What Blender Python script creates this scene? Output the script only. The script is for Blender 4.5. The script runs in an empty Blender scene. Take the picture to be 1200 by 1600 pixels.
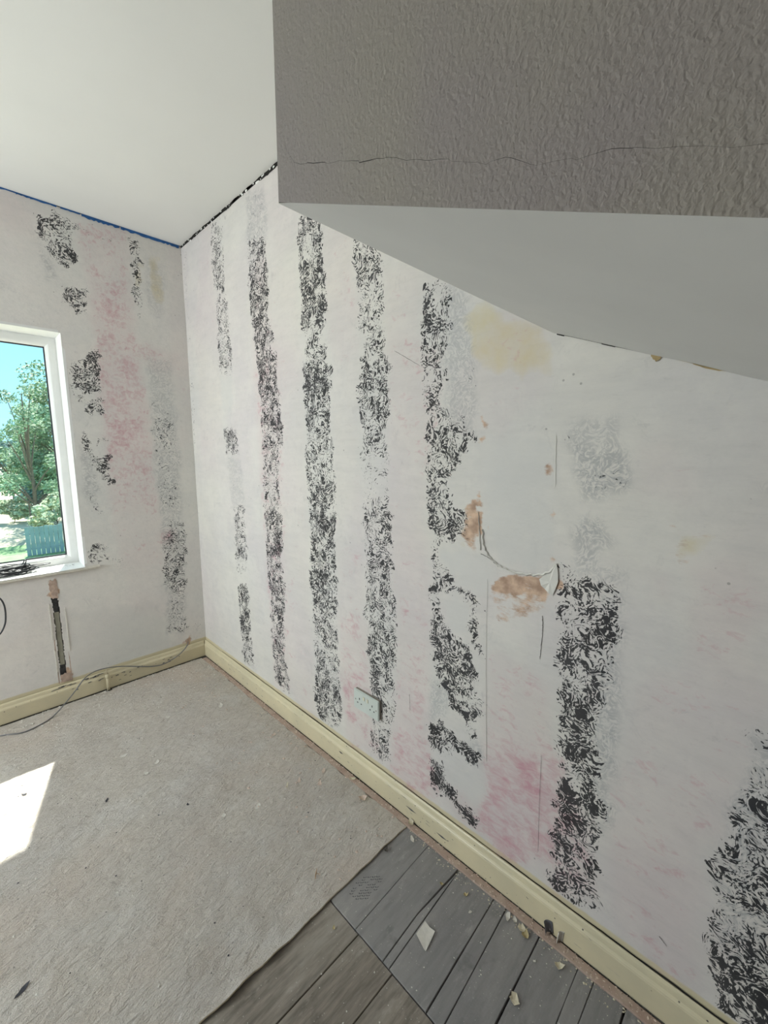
import bpy, bmesh, math, random
import numpy as np
from mathutils import Vector, Matrix, noise
C = bpy.context.scene.collection
random.seed(7); RNG = np.random.default_rng(7)
PI = math.pi

# ------------------------------------------------------------------ camera
cam_d = bpy.data.cameras.new('camera'); cam = bpy.data.objects.new('camera', cam_d); C.objects.link(cam)
CAM = Vector((-1.09, -2.7586, 1.3834))
yaw, pitch, roll = math.radians(45.592), math.radians(-8.393), math.radians(0.0856)
fw = Vector((math.sin(yaw)*math.cos(pitch), math.cos(yaw)*math.cos(pitch), math.sin(pitch)))
rt = Vector((math.cos(yaw), -math.sin(yaw), 0)); up = rt.cross(fw)
r2 = rt*math.cos(roll)+up*math.sin(roll); u2 = up*math.cos(roll)-rt*math.sin(roll)
cam.matrix_world = Matrix(((r2.x, u2.x, -fw.x, CAM.x), (r2.y, u2.y, -fw.y, CAM.y), (r2.z, u2.z, -fw.z, CAM.z), (0, 0, 0, 1)))
cam_d.sensor_fit = 'VERTICAL'; cam_d.sensor_height = 36.0; cam_d.lens = 36.0*659.885/1600.0
cam_d.clip_start = 0.02; cam_d.clip_end = 500
bpy.context.scene.camera = cam

# ------------------------------------------------------------------ exposure
vs = bpy.context.scene.view_settings
vs.view_transform = 'Standard'; vs.look = 'None'; vs.gamma = 1.0; vs.use_curve_mapping = False
vs.exposure = 0.13

# ------------------------------------------------------------------ sky and sun
SKY_STRENGTH = 2.1
SUN_ENERGY = 15.0
wd = bpy.data.worlds.new('world'); bpy.context.scene.world = wd; wd.use_nodes = True
nt = wd.node_tree; nt.nodes.clear()
wo = nt.nodes.new('ShaderNodeOutputWorld'); bg = nt.nodes.new('ShaderNodeBackground')
tc = nt.nodes.new('ShaderNodeTexCoord'); sp = nt.nodes.new('ShaderNodeSeparateXYZ'); nt.links.new(tc.outputs['Generated'], sp.inputs[0])
rp = nt.nodes.new('ShaderNodeValToRGB'); nt.links.new(sp.outputs['Z'], rp.inputs[0])
cr = rp.color_ramp; cr.elements[0].position = 0.0; cr.elements[0].color = (0.34, 0.62, 0.70, 1)
cr.elements[1].position = 0.6; cr.elements[1].color = (0.22, 0.42, 0.60, 1)
e = cr.elements.new(0.2); e.color = (0.25, 0.60, 0.78, 1)
ns = nt.nodes.new('ShaderNodeTexNoise'); ns.inputs['Scale'].default_value = 3.2; ns.inputs['Detail'].default_value = 6
nt.links.new(tc.outputs['Generated'], ns.inputs['Vector'])
mr = nt.nodes.new('ShaderNodeMapRange'); mr.inputs[1].default_value = 0.58; mr.inputs[2].default_value = 0.72; nt.links.new(ns.outputs['Fac'], mr.inputs[0])
mx = nt.nodes.new('ShaderNodeMix'); mx.data_type = 'RGBA'; nt.links.new(mr.outputs[0], mx.inputs[0]); nt.links.new(rp.outputs[0], mx.inputs[6]); mx.inputs[7].default_value = (0.60, 0.75, 0.80, 1)
nt.links.new(mx.outputs[2], bg.inputs[0]); bg.inputs[1].default_value = SKY_STRENGTH; nt.links.new(bg.outputs[0], wo.inputs[0])
sd = bpy.data.lights.new('sun', 'SUN'); sd.energy = SUN_ENERGY; sd.angle = math.radians(0.6); sd.color = (1.0, 0.95, 0.86)
sun = bpy.data.objects.new('sun', sd); C.objects.link(sun)
sun.rotation_euler = Vector((-0.211, -0.675, -1.0)).to_track_quat('-Z', 'Y').to_euler(); sun.location = (3, 9, 14)

# ------------------------------------------------------------------ unseen area lamps, added as fill to brighten the room
FILL2_ENERGY, FILL3_ENERGY = 60.0, 3.0
def fill_lamp(name, loc, rot, sx, sy, e, col):
    d = bpy.data.lights.new(name, 'AREA'); d.shape = 'RECTANGLE'; d.size = sx; d.size_y = sy; d.energy = e; d.color = col
    o = bpy.data.objects.new(name, d); C.objects.link(o); o.location = loc; o.rotation_euler = rot
fill_lamp('fill_lamp_2', (-3.13, -0.60, 1.42), (0, math.radians(-90), 0), 1.15, 1.0, FILL2_ENERGY, (0.90, 0.98, 1.0))
fill_lamp('fill_lamp_3', (-2.15, -3.88, 1.42), (math.radians(90), 0, 0), 1.2, 1.15, FILL3_ENERGY, (0.95, 0.98, 1.0))

# ------------------------------------------------------------------ node helper
class G:
    def __init__(s, name, rough=0.8, spec=0.3):
        s.m = bpy.data.materials.new(name); s.m.use_nodes = True; s.t = s.m.node_tree
        s.b = s.t.nodes['Principled BSDF']; s.b.inputs['Roughness'].default_value = rough; s.b.inputs['Specular IOR Level'].default_value = spec
        s.tc = s.t.nodes.new('ShaderNodeTexCoord').outputs['Object']
    def put(s, sock, v):
        if isinstance(v, bpy.types.NodeSocket): s.t.links.new(v, sock)
        elif isinstance(v, (tuple, list)): sock.default_value = tuple(v)+((1,) if len(v) == 3 and len(sock.default_value) == 4 else ())
        else: sock.default_value = v
    def math(s, op, a, b=0.0, c=None, clamp=False):
        n = s.t.nodes.new('ShaderNodeMath'); n.operation = op; n.use_clamp = clamp
        s.put(n.inputs[0], a); s.put(n.inputs[1], b)
        if c is not None: s.put(n.inputs[2], c)
        return n.outputs[0]
    def vmath(s, op, a, b):
        n = s.t.nodes.new('ShaderNodeVectorMath'); n.operation = op; s.put(n.inputs[0], a)
        if op == 'SCALE': s.put(n.inputs['Scale'], b)
        else: s.put(n.inputs[1], b)
        return n.outputs[0]
    def mapping(s, sc=(1, 1, 1), rot=(0, 0, 0), loc=(0, 0, 0), v=None):
        n = s.t.nodes.new('ShaderNodeMapping'); s.put(n.inputs[0], v or s.tc); n.inputs['Scale'].default_value = sc; n.inputs['Rotation'].default_value = rot; n.inputs['Location'].default_value = loc
        return n.outputs[0]
    def noise(s, scale, detail=3, rough=0.55, dist=0.0, v=None, out=0):
        n = s.t.nodes.new('ShaderNodeTexNoise'); s.put(n.inputs['Vector'], v or s.tc); n.inputs['Scale'].default_value = scale
        n.inputs['Detail'].default_value = detail; n.inputs['Roughness'].default_value = rough; n.inputs['Distortion'].default_value = dist
        return n.outputs[out]
    def voro(s, scale, v=None, feat='F1', out=0):
        n = s.t.nodes.new('ShaderNodeTexVoronoi'); n.feature = feat; s.put(n.inputs['Vector'], v or s.tc); n.inputs['Scale'].default_value = scale
        return n.outputs[out]
    def rng(s, v, a, b, c=0.0, d=1.0):
        n = s.t.nodes.new('ShaderNodeMapRange'); s.put(n.inputs[0], v)
        for i, x in enumerate((a, b, c, d)): s.put(n.inputs[i+1], x)
        return n.outputs[0]
    def mix(s, f, a, b):
        n = s.t.nodes.new('ShaderNodeMix'); n.data_type = 'RGBA'; s.put(n.inputs[0], f); s.put(n.inputs[6], a); s.put(n.inputs[7], b)
        return n.outputs[2]
    def attr(s, name):
        n = s.t.nodes.new('ShaderNodeAttribute'); n.attribute_name = name; return n.outputs['Fac']
    def color(s, c): s.put(s.b.inputs['Base Color'], c)
    def bump(s, h, strength=0.3, dist=0.002):
        n = s.t.nodes.new('ShaderNodeBump'); n.inputs['Strength'].default_value = strength; n.inputs['Distance'].default_value = dist
        s.put(n.inputs['Height'], h); s.t.links.new(n.outputs[0], s.b.inputs['Normal'])

def simple(name, col, rough=0.7, var=0.12, scale=30, spec=0.3, bump=0.0, bscale=200, metal=0.0):
    g = G(name, rough, spec); n = g.noise(scale, 4)
    dk = tuple(x*(1-var) for x in col); lt = tuple(min(1, x*(1+var)) for x in col)
    g.color(g.mix(g.rng(n, .3, .7), dk, lt)); g.b.inputs['Metallic'].default_value = metal
    if bump: g.bump(g.noise(bscale, 3), bump, .001)
    return g.m

def wall_material(name, rot, tint):
    """stripped plaster: remains of black and pink printed paper, brown undercoat, grey wash, smooth filler"""
    g = G(name, 0.85, 0.12)
    v = g.mapping(rot=rot)      # x = along the wall, y = up
    K, P, B, Gy, Cr, W = (g.attr(a) for a in ('ink', 'pink', 'brown', 'wash', 'cream', 'filler'))
    base = g.mix(g.rng(g.noise(2.2, 4, v=v), .35, .65), tint[0], tint[1])
    base = g.mix(g.rng(g.noise(1.3, 2, v=g.mapping(rot=rot, loc=(5, 3, 1))), .45, .65, 0, .55), base, tint[2])
    base = g.mix(g.rng(g.noise(70, 5, .7, v=g.mapping(rot=rot, sc=(1, .3, 1))), .55, .8, 0, .28), base, (.40, .38, .36))
    # brush marks, skim-coat patches, faint grey scuffs
    base = g.mix(g.rng(g.noise(34, 5, .7, v=g.mapping(rot=rot, sc=(1, .16, 1))), .42, .68, 0, .30), base, tuple(x*.84 for x in tint[1]))
    base = g.mix(g.rng(g.noise(5.5, 5, .75, v=g.mapping(rot=rot, loc=(8, 1, 4))), .46, .62, 0, .35), base, tuple(min(1, x*1.10) for x in tint[0]))
    base = g.mix(g.rng(g.noise(11, 6, .8, 1.0, v=g.mapping(rot=rot, loc=(2, 6, 4))), .58, .74, 0, .45), base, (.42, .41, .41))
    # smooth filler
    fil = g.mix(g.rng(g.noise(6, 3, v=v), .3, .7), (.63, .61, .58), (.58, .57, .55))
    base = g.mix(g.math('MULTIPLY', W, .75), base, fil)
    # cream gloss paint band
    crm = g.rng(g.math('ADD', Cr, g.math('MULTIPLY', g.math('SUBTRACT', g.noise(25, 3, v=v), .5), .5)), .25, .65)
    base = g.mix(g.math('MULTIPLY', crm, .8), base, (.60, .52, .31))
    # pink
    st = g.noise(42, 5, .72, 0.6, v=g.mapping(rot=rot, sc=(1, .55, 1)))
    big = g.noise(9, 3, .6, v=v)
    pk = g.rng(g.math('ADD', g.math('MULTIPLY', st, .62), g.math('MULTIPLY', big, .38)), g.math('SUBTRACT', .66, g.math('MULTIPLY', P, .25)), g.math('SUBTRACT', .78, g.math('MULTIPLY', P, .17)))
    pk = g.math('MULTIPLY', pk, g.rng(P, 0, .35))
    base = g.mix(g.math('MULTIPLY', P, .26), base, (.60, .40, .42))
    base = g.mix(g.math('MULTIPLY', pk, .62), base, (.52, .20, .26))
    # grey wash
    warp = g.vmath('SCALE', g.vmath('SUBTRACT', g.noise(13, 2, .5, v=v, out=1), (.5, .5, .5)), .16)
    vw = g.vmath('ADD', v, warp)
    warp2 = g.vmath('SCALE', g.vmath('SUBTRACT', g.noise(34, 1, .5, v=vw, out=1), (.5, .5, .5)), .035)
    vw2 = g.vmath('ADD', vw, warp2)
    s1 = g.noise(118, 2.6, .6, 0.3, v=vw2)
    s2 = g.noise(50, 3, .6, 1.2, v=vw)
    wash = g.math('MULTIPLY', Gy, g.rng(g.math('ADD', g.math('MULTIPLY', s1, .5), g.math('MULTIPLY', s2, .5)), .57, .45))
    base = g.mix(g.math('MULTIPLY', wash, .8), base, (.27, .28, .295))
    # brown undercoat
    bn = g.noise(26, 6, .75, v=g.mapping(rot=rot, sc=(1.5, .45, 1)))
    bm = g.math('MULTIPLY', g.rng(g.math('ADD', B, g.math('MULTIPLY', g.math('SUBTRACT', bn, .5), 2.3)), .38, .72), g.rng(B, .04, .2))
    bcol = g.mix(g.rng(g.noise(30, 4, v=v), .35, .65), (.34, .20, .125), (.66, .45, .31))
    base = g.mix(g.math('MULTIPLY', bm, .85), base, bcol)
    # black ink scribbles
    vd = g.voro(15, v=vw); ros = g.math('ADD', g.math('MULTIPLY', g.math('SINE', g.math('ADD', g.math('MULTIPLY', vd, 34), g.math('MULTIPLY', g.noise(30, 2, v=v), 9))), .16), .5)
    s = g.math('ADD', g.math('ADD', g.math('MULTIPLY', s1, .52), g.math('MULTIPLY', s2, .26)), g.math('MULTIPLY', ros, .22))
    brk = g.math('SUBTRACT', g.noise(28, 3, .6, v=vw), .5)
    kk = g.math('ADD', K, g.math('MULTIPLY', brk, .6))
    thr = g.rng(kk, 0.0, 1.0, .30, .572)
    ink = g.rng(g.math('SUBTRACT', thr, s), -.006, .014)
    ink = g.math('MULTIPLY', ink, g.rng(kk, .14, .30))
    inkcol = g.mix(g.rng(g.noise(8, 2, v=v), .35, .65), (.008, .008, .011), (.028, .028, .033))
    base = g.mix(g.math('MULTIPLY', ink, .93), base, inkcol)
    # small stray specks
    spk = g.rng(g.voro(16, v=v), .055, .04); spk = g.math('MULTIPLY', spk, g.math('GREATER_THAN', g.noise(3.1, 1, v=v), .56))
    base = g.mix(g.math('MULTIPLY', spk, .5), base, (.14, .13, .12))
    g.color(base)
    h = g.math('ADD', g.math('MULTIPLY', g.noise(5, 5, .6, v=v), 2.2), g.math('MULTIPLY', g.noise(90, 3, v=v), .25))
    h = g.math('ADD', h, g.math('MULTIPLY', ink, .05))
    g.bump(h, .35, .004)
    return g.m

RW = (0, 0, 0)
M = {}
T1 = ((.66, .63, .58), (.61, .59, .57), (.63, .56, .565))
# mapping rotates object space so that x runs along the wall and y up it
M['wall_r'] = wall_material('stripped_plaster_right', (PI/2, 0, PI/2), T1)
M['wall_l'] = wall_material('stripped_plaster_left', (-PI/2, 0, 0), ((.74, .71, .665), (.68, .675, .645), (.74, .66, .645)))
M['plain'] = simple('plain_plaster', (.24, .225, .21), .85, .05, 3)
M['ceiling'] = simple('matt_ceiling_paint', (.81, .80, .765), .9, .02, 2)
M['cavity'] = simple('dark_void', (.02, .018, .016), 1.0)
M['soffit'] = simple('soffit_paint', (.66, .655, .64), .6, .03, 5, bump=.15, bscale=90)
def anaglypta():
    g = G('textured_paper_paint', .62, .35)
    c = g.mix(g.rng(g.noise(4, 3), .4, .6), (.235, .21, .178), (.225, .197, .182)); g.color(c)
    v = g.mapping(sc=(1, 1, .85))
    h = g.math('ADD', g.noise(290, 2, .5, .3, v=v), g.math('MULTIPLY', g.noise(80, 2, v=v), .35))
    g.bump(h, .6, .0024); return g.m
M['anaglypta'] = anaglypta()
def skirt_mat():
    g = G('aged_cream_gloss', .38, .5)
    c = g.mix(g.rng(g.noise(6, 4), .35, .65), (.68, .60, .41), (.60, .54, .38))
    c = g.mix(g.rng(g.noise(14, 5, .75, v=g.mapping(sc=(1, 1, 4))), .60, .72, 0, .35), c, (.42, .38, .31))
    c = g.mix(g.math('MULTIPLY', g.rng(g.voro(38), .10, .06), g.rng(g.noise(9, 2), .5, .55)), c, (.10, .09, .08))
    g.color(c); g.bump(g.noise(30, 4), .2, .002); return g.m
M['skirt'] = skirt_mat()
def skirt_groove():
    return simple('grimy_moulding_line', (.30, .27, .20), .8, .3, 40)
M['white'] = simple('white_gloss_paint', (.80, .80, .78), .4, .04, 10, .5)
M['upvc'] = simple('white_plastic_frame', (.78, .78, .76), .35, .05, 8, .5)
M['black'] = simple('black_rubber', (.025, .027, .03), .5)
M['cable_black'] = simple('black_cable_sheath', (.035, .037, .042), .35, .2, 60, .5)
M['cable_grey'] = simple('grey_cable_sheath', (.16, .16, .165), .45, .2, 60, .5)
def board_mat(name, a, b, dust):
    g = G(name, .72, .3)
    v = g.mapping(sc=(.12, 1, 1)); v2 = g.mapping(sc=(.35, 1, 1), rot=(0, 0, .1))
    c = g.mix(g.rng(g.noise(60, 5, .65, v=v), .35, .65), a, b)
    c = g.mix(g.rng(g.noise(7, 5, .7, v=v2), .48, .72, 0, .75), c, dust)
    c = g.mix(g.rng(g.noise(26, 5, .75, v=v2), .58, .75, 0, .5), c, tuple(x*1.35 for x in dust))
    c = g.mix(g.rng(g.noise(11, 4, .6, v=g.mapping(loc=(3, 1, 0))), .6, .75, 0, .6), c, tuple(x*.45 for x in a))
    sp = g.math('MULTIPLY', g.rng(g.voro(75), .13, .08), g.rng(g.noise(14, 2), .48, .55))
    c = g.mix(g.math('MULTIPLY', sp, .6), c, (.5, .48, .42))
    g.color(c); g.bump(g.math('ADD', g.noise(70, 4, v=v), g.noise(160, 2)), .25, .0015); return g.m
M['board'] = board_mat('grey_painted_board', (.22, .212, .21), (.265, .255, .25), (.37, .35, .33))
M['board_old'] = board_mat('worn_brown_board', (.15, .130, .108), (.28, .245, .205), (.38, .345, .30))
def felt():
    g = G('dusty_backing_felt', .95, .1)
    v = g.mapping(rot=(0, 0, .55), sc=(1, 2.2, 1))
    c = g.mix(g.rng(g.noise(3, 4), .35, .65), (.60, .55, .49), (.53, .485, .44))
    c = g.mix(g.rng(g.noise(24, 6, .7, v=v), .45, .75, 0, .6), c, (.40, .355, .30))
    c = g.mix(g.rng(g.noise(5, 5, .7, v=g.mapping(loc=(9, 2, 0))), .48, .68, 0, .4), c, (.66, .64, .61))
    c = g.mix(g.rng(g.noise(3.5, 4, .65, v=g.mapping(loc=(1, 5, 0))), .55, .7, 0, .35), c, (.40, .34, .28))
    c = g.mix(g.rng(g.noise(1.6, 3, v=g.mapping(loc=(2, 7, 0))), .52, .7, 0, .45), c, (.60, .49, .41))
    c = g.mix(g.math('MULTIPLY', g.rng(g.voro(30, v=v), .12, .07, 0, .7), g.rng(g.noise(4, 1), .42, .5)), c, (.20, .18, .18))
    c = g.mix(g.math('MULTIPLY', g.rng(g.voro(42, v=g.mapping(loc=(4, 1, 0), sc=(1, 1.6, 1))), .10, .06, 0, .6), g.rng(g.noise(6, 1), .5, .55)), c, (.66, .64, .58))
    g.color(c)
    h = g.math('ADD', g.math('MULTIPLY', g.noise(22, 4, .6, .6, v=v), 1.6), g.math('ADD', g.math('MULTIPLY', g.noise(75, 4, .7, v=v), .8), g.math('MULTIPLY', g.noise(300, 2), .3)))
    g.bump(h, .9, .009); return g.m
M['felt'] = felt()
M['felt_edge'] = simple('felt_edge', (.50, .43, .31), .95, .15, 60)
def grip():
    g = G('plywood_gripper', .85, .2)
    c = g.mix(g.rng(g.noise(20, 4), .35, .65), (.40, .285, .235), (.46, .36, .30))
    c = g.mix(g.rng(g.noise(50, 5, .7), .5, .75, 0, .5), c, (.30, .25, .22)); g.color(c); g.bump(g.noise(120, 3), .3, .001); return g.m
M['grip'] = grip()
M['dust'] = simple('dusty_floor_joint', (.10, .09, .08), .95, .4, 80)
M['flake'] = simple('cream_paint_flake', (.64, .58, .44), .6, .1, 60)
M['flake_w'] = simple('pale_plaster_flake', (.66, .63, .57), .75, .08, 60)
M['flake_p'] = simple('pinkish_paint_flake', (.62, .50, .42), .7, .1, 60)
M['crumb_y'] = simple('yellow_crumb', (.50, .42, .24), .9, .2, 80)
M['socket'] = simple('socket_plastic', (.56, .60, .56), .4, .03, 20, .5)
M['socket_back'] = simple('dusty_back_box', (.30, .265, .225), .8, .2, 60)
M['cream_sw'] = simple('cream_rocker', (.66, .64, .50), .4, .03, 20, .5)
M['blue'] = simple('blue_tape', (.03, .12, .32), .6, .25, 50)
M['patch'] = simple('pinkish_filler_plaster', (.44, .33, .27), .9, .2, 60, bump=.5, bscale=120)
M['conduit'] = simple('grey_green_conduit', (.33, .32, .26), .6, .12, 30)
M['slate'] = simple('dark_old_wall', (.10, .10, .105), .9, .3, 60)
M['dirt'] = simple('dark_dust_print', (.06, .06, .068), .9, .2, 100)
def glass():
    g = G('window_glass', 0.0, .5); t = g.t
    tr = t.nodes.new('ShaderNodeBsdfTransparent'); tr.inputs[0].default_value = (.93, .96, .96, 1)
    gl = t.nodes.new('ShaderNodeBsdfGlossy'); gl.inputs['Roughness'].default_value = .02
    ms = t.nodes.new('ShaderNodeMixShader'); ms.inputs[0].default_value = .05
    t.links.new(tr.outputs[0], ms.inputs[1]); t.links.new(gl.outputs[0], ms.inputs[2])
    t.links.new(ms.outputs[0], [n for n in t.nodes if n.type == 'OUTPUT_MATERIAL'][0].inputs[0]); return g.m
M['glass'] = glass()
M['leaf'] = simple('broad_leaf', (.24, .36, .20), .6, .45, 1.2)
M['leaf_pale'] = simple('pale_leaf', (.48, .54, .34), .6, .35, 1.2)  # paler leaf colour used for the bushes
M['needle'] = simple('conifer_foliage', (.17, .28, .24), .7, .4, 1.5)
M['bark'] = simple('bark', (.16, .13, .10), .9, .3, 8)
M['fence'] = simple('weathered_fence_board', (.26, .33, .36), .9, .15, 3)
def ground():
    g = G('sunburnt_field', .95, .1)
    c = g.mix(g.rng(g.noise(.35, 4), .35, .65), (.46, .42, .30), (.56, .51, .39))
    c = g.mix(g.rng(g.noise(1.5, 5, .7), .5, .75, 0, .4), c, (.20, .22, .12)); g.color(c); return g.m
M['field'] = ground()
M['lawn'] = simple('garden_lawn', (.20, .32, .15), .95, .35, 1.0)
M['brick_out'] = simple('outside_render', (.5, .47, .43), .9)

# ------------------------------------------------------------------ mesh helpers
def mesh_obj(name, verts, faces, mat, parent=None, smooth=False):
    me = bpy.data.meshes.new(name); me.from_pydata([tuple(v) for v in verts], [], faces); me.update()
    me.materials.append(mat)
    if smooth: me.polygons.foreach_set('use_smooth', [True]*len(me.polygons))
    o = bpy.data.objects.new(name, me); C.objects.link(o)
    if parent: o.parent = parent
    return o
def struct(o): o['kind'] = 'structure'; return o
def tag(o, label, cat, group=None):
    o['label'] = label; o['category'] = cat
    if group: o['group'] = group
    return o
def empty(name, loc, rz=0, parent=None):
    o = bpy.data.objects.new(name, None); C.objects.link(o); o.location = loc; o.rotation_euler = (0, 0, rz); o.empty_display_size = .05
    if parent: o.parent = parent
    return o
class MB:
    def __init__(s): s.v = []; s.f = []
    def add(s, v, f):
        n = len(s.v); s.v += [tuple(x) for x in v]; s.f += [tuple(i+n for i in q) for q in f]
    def box(s, x0, x1, y0, y1, z0, z1):
        s.add([(x0, y0, z0), (x1, y0, z0), (x1, y1, z0), (x0, y1, z0), (x0, y0, z1), (x1, y0, z1), (x1, y1, z1), (x0, y1, z1)],
              [(3, 2, 1, 0), (4, 5, 6, 7), (0, 1, 5, 4), (1, 2, 6, 5), (2, 3, 7, 6), (3, 0, 4, 7)])
    def prism(s, pts, z0, z1):
        n = len(pts); s.add([(x, y, z0) for x, y in pts]+[(x, y, z1) for x, y in pts],
              [tuple(range(n-1, -1, -1)), tuple(range(n, 2*n))]+[(i, (i+1) % n, n+(i+1) % n, n+i) for i in range(n)])
    def tube(s, pts, r, seg=8, cap=True):
        pts = [Vector(p) for p in pts]; n = len(pts); base = len(s.v); ref = None
        for i, p in enumerate(pts):
            d = (pts[min(i+1, n-1)]-pts[max(i-1, 0)]).normalized()
            if ref is None: ref = d.orthogonal().normalized()
            ref = (ref-d*ref.dot(d)).normalized(); b = d.cross(ref)
            rr = r[i] if isinstance(r, (list, tuple)) else r
            for k in range(seg):
                a = 2*PI*k/seg; s.v.append(tuple(p+ref*math.cos(a)*rr+b*math.sin(a)*rr))
        for i in range(n-1):
            for k in range(seg):
                a = base+i*seg+k; b2 = base+i*seg+(k+1) % seg; s.f.append((a, b2, b2+seg, a+seg))
        if cap: s.f.append(tuple(base+k for k in reversed(range(seg)))); s.f.append(tuple(base+(n-1)*seg+k for k in range(seg)))
    def build(s, name, mat, parent=None, smooth=False): return mesh_obj(name, s.v, s.f, mat, parent, smooth)
def smooth_path(pts, k=6):
    P = [Vector(p) for p in pts]; out = []
    for i in range(len(P)-1):
        p0, p1, p2, p3 = P[max(i-1, 0)], P[i], P[i+1], P[min(i+2, len(P)-1)]
        for j in range(k):
            t = j/k; out.append(.5*((2*p1)+(p2-p0)*t+(2*p0-5*p1+4*p2-p3)*t*t+(3*p1-p0-3*p2+p3)*t**3))
    out.append(P[-1]); return out
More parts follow.
